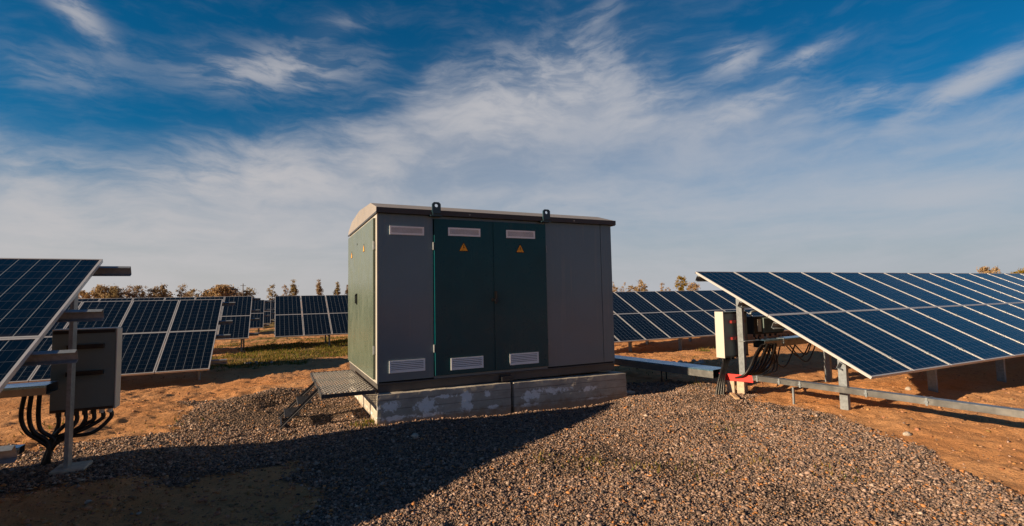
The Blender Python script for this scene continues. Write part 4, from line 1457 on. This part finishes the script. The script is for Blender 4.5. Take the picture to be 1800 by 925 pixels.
TREES = [
    # label, px, dist, top, width, leaves, shape, n, sparse
    ('low orange brown bush at the left end of the tree line', 150, 150, 510, 34, 'orange', 'bush', 1100, 1.2),
    ('broad orange bush, second from the left end of the tree line', 172, 155, 508, 36, 'orange', 'bush', 1100, 1.2),
    ('broad brown tree, tallest of the dense clump at left', 188, 150, 502, 42, 'brown', 'round', 1500, 1.3),
    ('olive tree at the right of the dense clump at left', 200, 146, 506, 22, 'olive', 'tall', 900, 1.2),
    ('ragged brown tree just right of the dense clump', 210, 150, 503, 26, 'brown', 'round', 900, 1.0),
    ('bare tree with thin brown crown and visible limbs', 228, 150, 501, 28, 'dusty', 'round', 420, .6),
    ('small round brown tree on a clear stem in the left tree line', 245, 150, 502, 20, 'brown', 'round', 700, 1.0),
    ('thin brown tree left of the widest paired crowns', 263, 150, 502, 18, 'brown', 'round', 450, .8),
    ('wide brown tree with a lobed crown in the left tree line', 282, 150, 500, 32, 'brown', 'round', 1200, 1.0),
    ('lone upright brown tree standing apart in the left tree line', 320, 150, 500, 20, 'brown', 'tall', 650, .9),
    ('small brown bush right of the lone upright tree', 341, 155, 508, 24, 'brown', 'bush', 800, 1.0),
    ('wide low orange bush behind the third left array', 366, 155, 512, 44, 'orange', 'bush', 1200, 1.2),
    ('broad rounded orange brown tree left of the pole', 393, 150, 504, 44, 'orange', 'round', 1700, 1.4),
    ('dark sparse tree beside the broad rounded orange tree', 410, 148, 507, 26, 'dusty', 'round', 500, .8),
    ('dark olive tree directly behind the utility pole', 438, 150, 508, 26, 'olive', 'round', 900, 1.0),
    ('narrow olive tree above the gap between the arrays', 480, 120, 501, 19, 'olive', 'tall', 800, 1.0),
    ('tall ragged olive tree above the array left of the kiosk', 517, 120, 493, 22, 'olive', 'cone', 1100, 1.1),
    ('short pale tree at the foot of the tall ragged one', 504, 122, 502, 16, 'dusty', 'round', 450, .9),
    ('tall dark brown conical tree above the array left of the kiosk', 562, 120, 493, 20, 'brown', 'cone', 1300, 1.4),
    ('small olive conical tree between the brown cone and the kiosk', 592, 120, 498, 18, 'olive', 'cone', 1000, 1.3),
    ('brown tree half hidden by the left end of the kiosk', 613, 120, 500, 20, 'brown', 'cone', 1000, 1.2),
    ('orange brown tree half hidden by the right end of the kiosk', 1079, 140, 496, 14, 'orange', 'tall', 700, 1.0),
    ('pale leafless tree right of the kiosk', 1094, 140, 497, 18, 'dusty', 'tall', 260, .6),
    ('small dark brown tree right of the pale leafless one', 1106, 140, 501, 15, 'brown', 'tall', 700, 1.0),
    ('broad reddish brown tree with open limbs right of the kiosk', 1125, 140, 494, 25, 'brown', 'round', 900, .9),
    ('slim orange tree midway between the kiosk and right array', 1163, 140, 497, 13, 'orange', 'tall', 600, .9),
    ('pale thin bush beside the slim orange tree', 1174, 140, 504, 14, 'dusty', 'bush', 260, .7),
    ('tallest yellow green tree right of the kiosk', 1196, 140, 486, 22, 'yellow', 'tall', 1300, 1.1),
    ('rounded orange tree next to the yellow one', 1218, 140, 499, 20, 'orange', 'round', 900, 1.2),
    ('low dusty scrub left of the thin brown tree', 255, 158, 511, 30, 'dusty', 'bush', 700, .9),
    ('low orange scrub under the wide lobed tree', 292, 158, 511, 36, 'orange', 'bush', 800, 1.0),
    ('low dusty scrub right of the lone upright tree', 333, 160, 513, 34, 'dusty', 'bush', 600, .8),
    ('low brown scrub between the orange bush and the pole', 424, 160, 512, 36, 'brown', 'bush', 700, .9),
    ('low dusty scrub below the bare tree with visible limbs', 226, 158, 510, 32, 'dusty', 'bush', 800, 1.0),
    ('orange brown crown just over the top edge of the right array', 1735, 140, 468, 34, 'orange', 'round', 1100, 1.1),
    ('yellow orange crown at the far right over the right array', 1791, 140, 473, 28, 'yellow', 'round', 1000, 1.1),
]
for i, (lb, px_, ds, top, wd, kd, sh, n, sp_) in enumerate(TREES):
    bush = sh == 'bush'
    tree(lb, px_, ds, top, wd, kd, sh, n, sp_, seed=900 + i, name='bush' if bush else 'tree', cat='bush' if bush else 'tree')

# low scrub that closes the horizon between the trees
x, y = place(428, 140)
po = empty('utility_pole', (x, y, -.4), 'thin dark utility pole standing in the left tree line', 'pole')
MB().tube([(0, 0, -.3), (0, 0, 6.6)], [.13, .09], 8, smooth=False).build('pole', M['pole_wood'], po)
MB().bar((-.6, 0, 6.1), (.6, 0, 6.1), .09, .09).build('crossarm', M['pole_wood'], po)
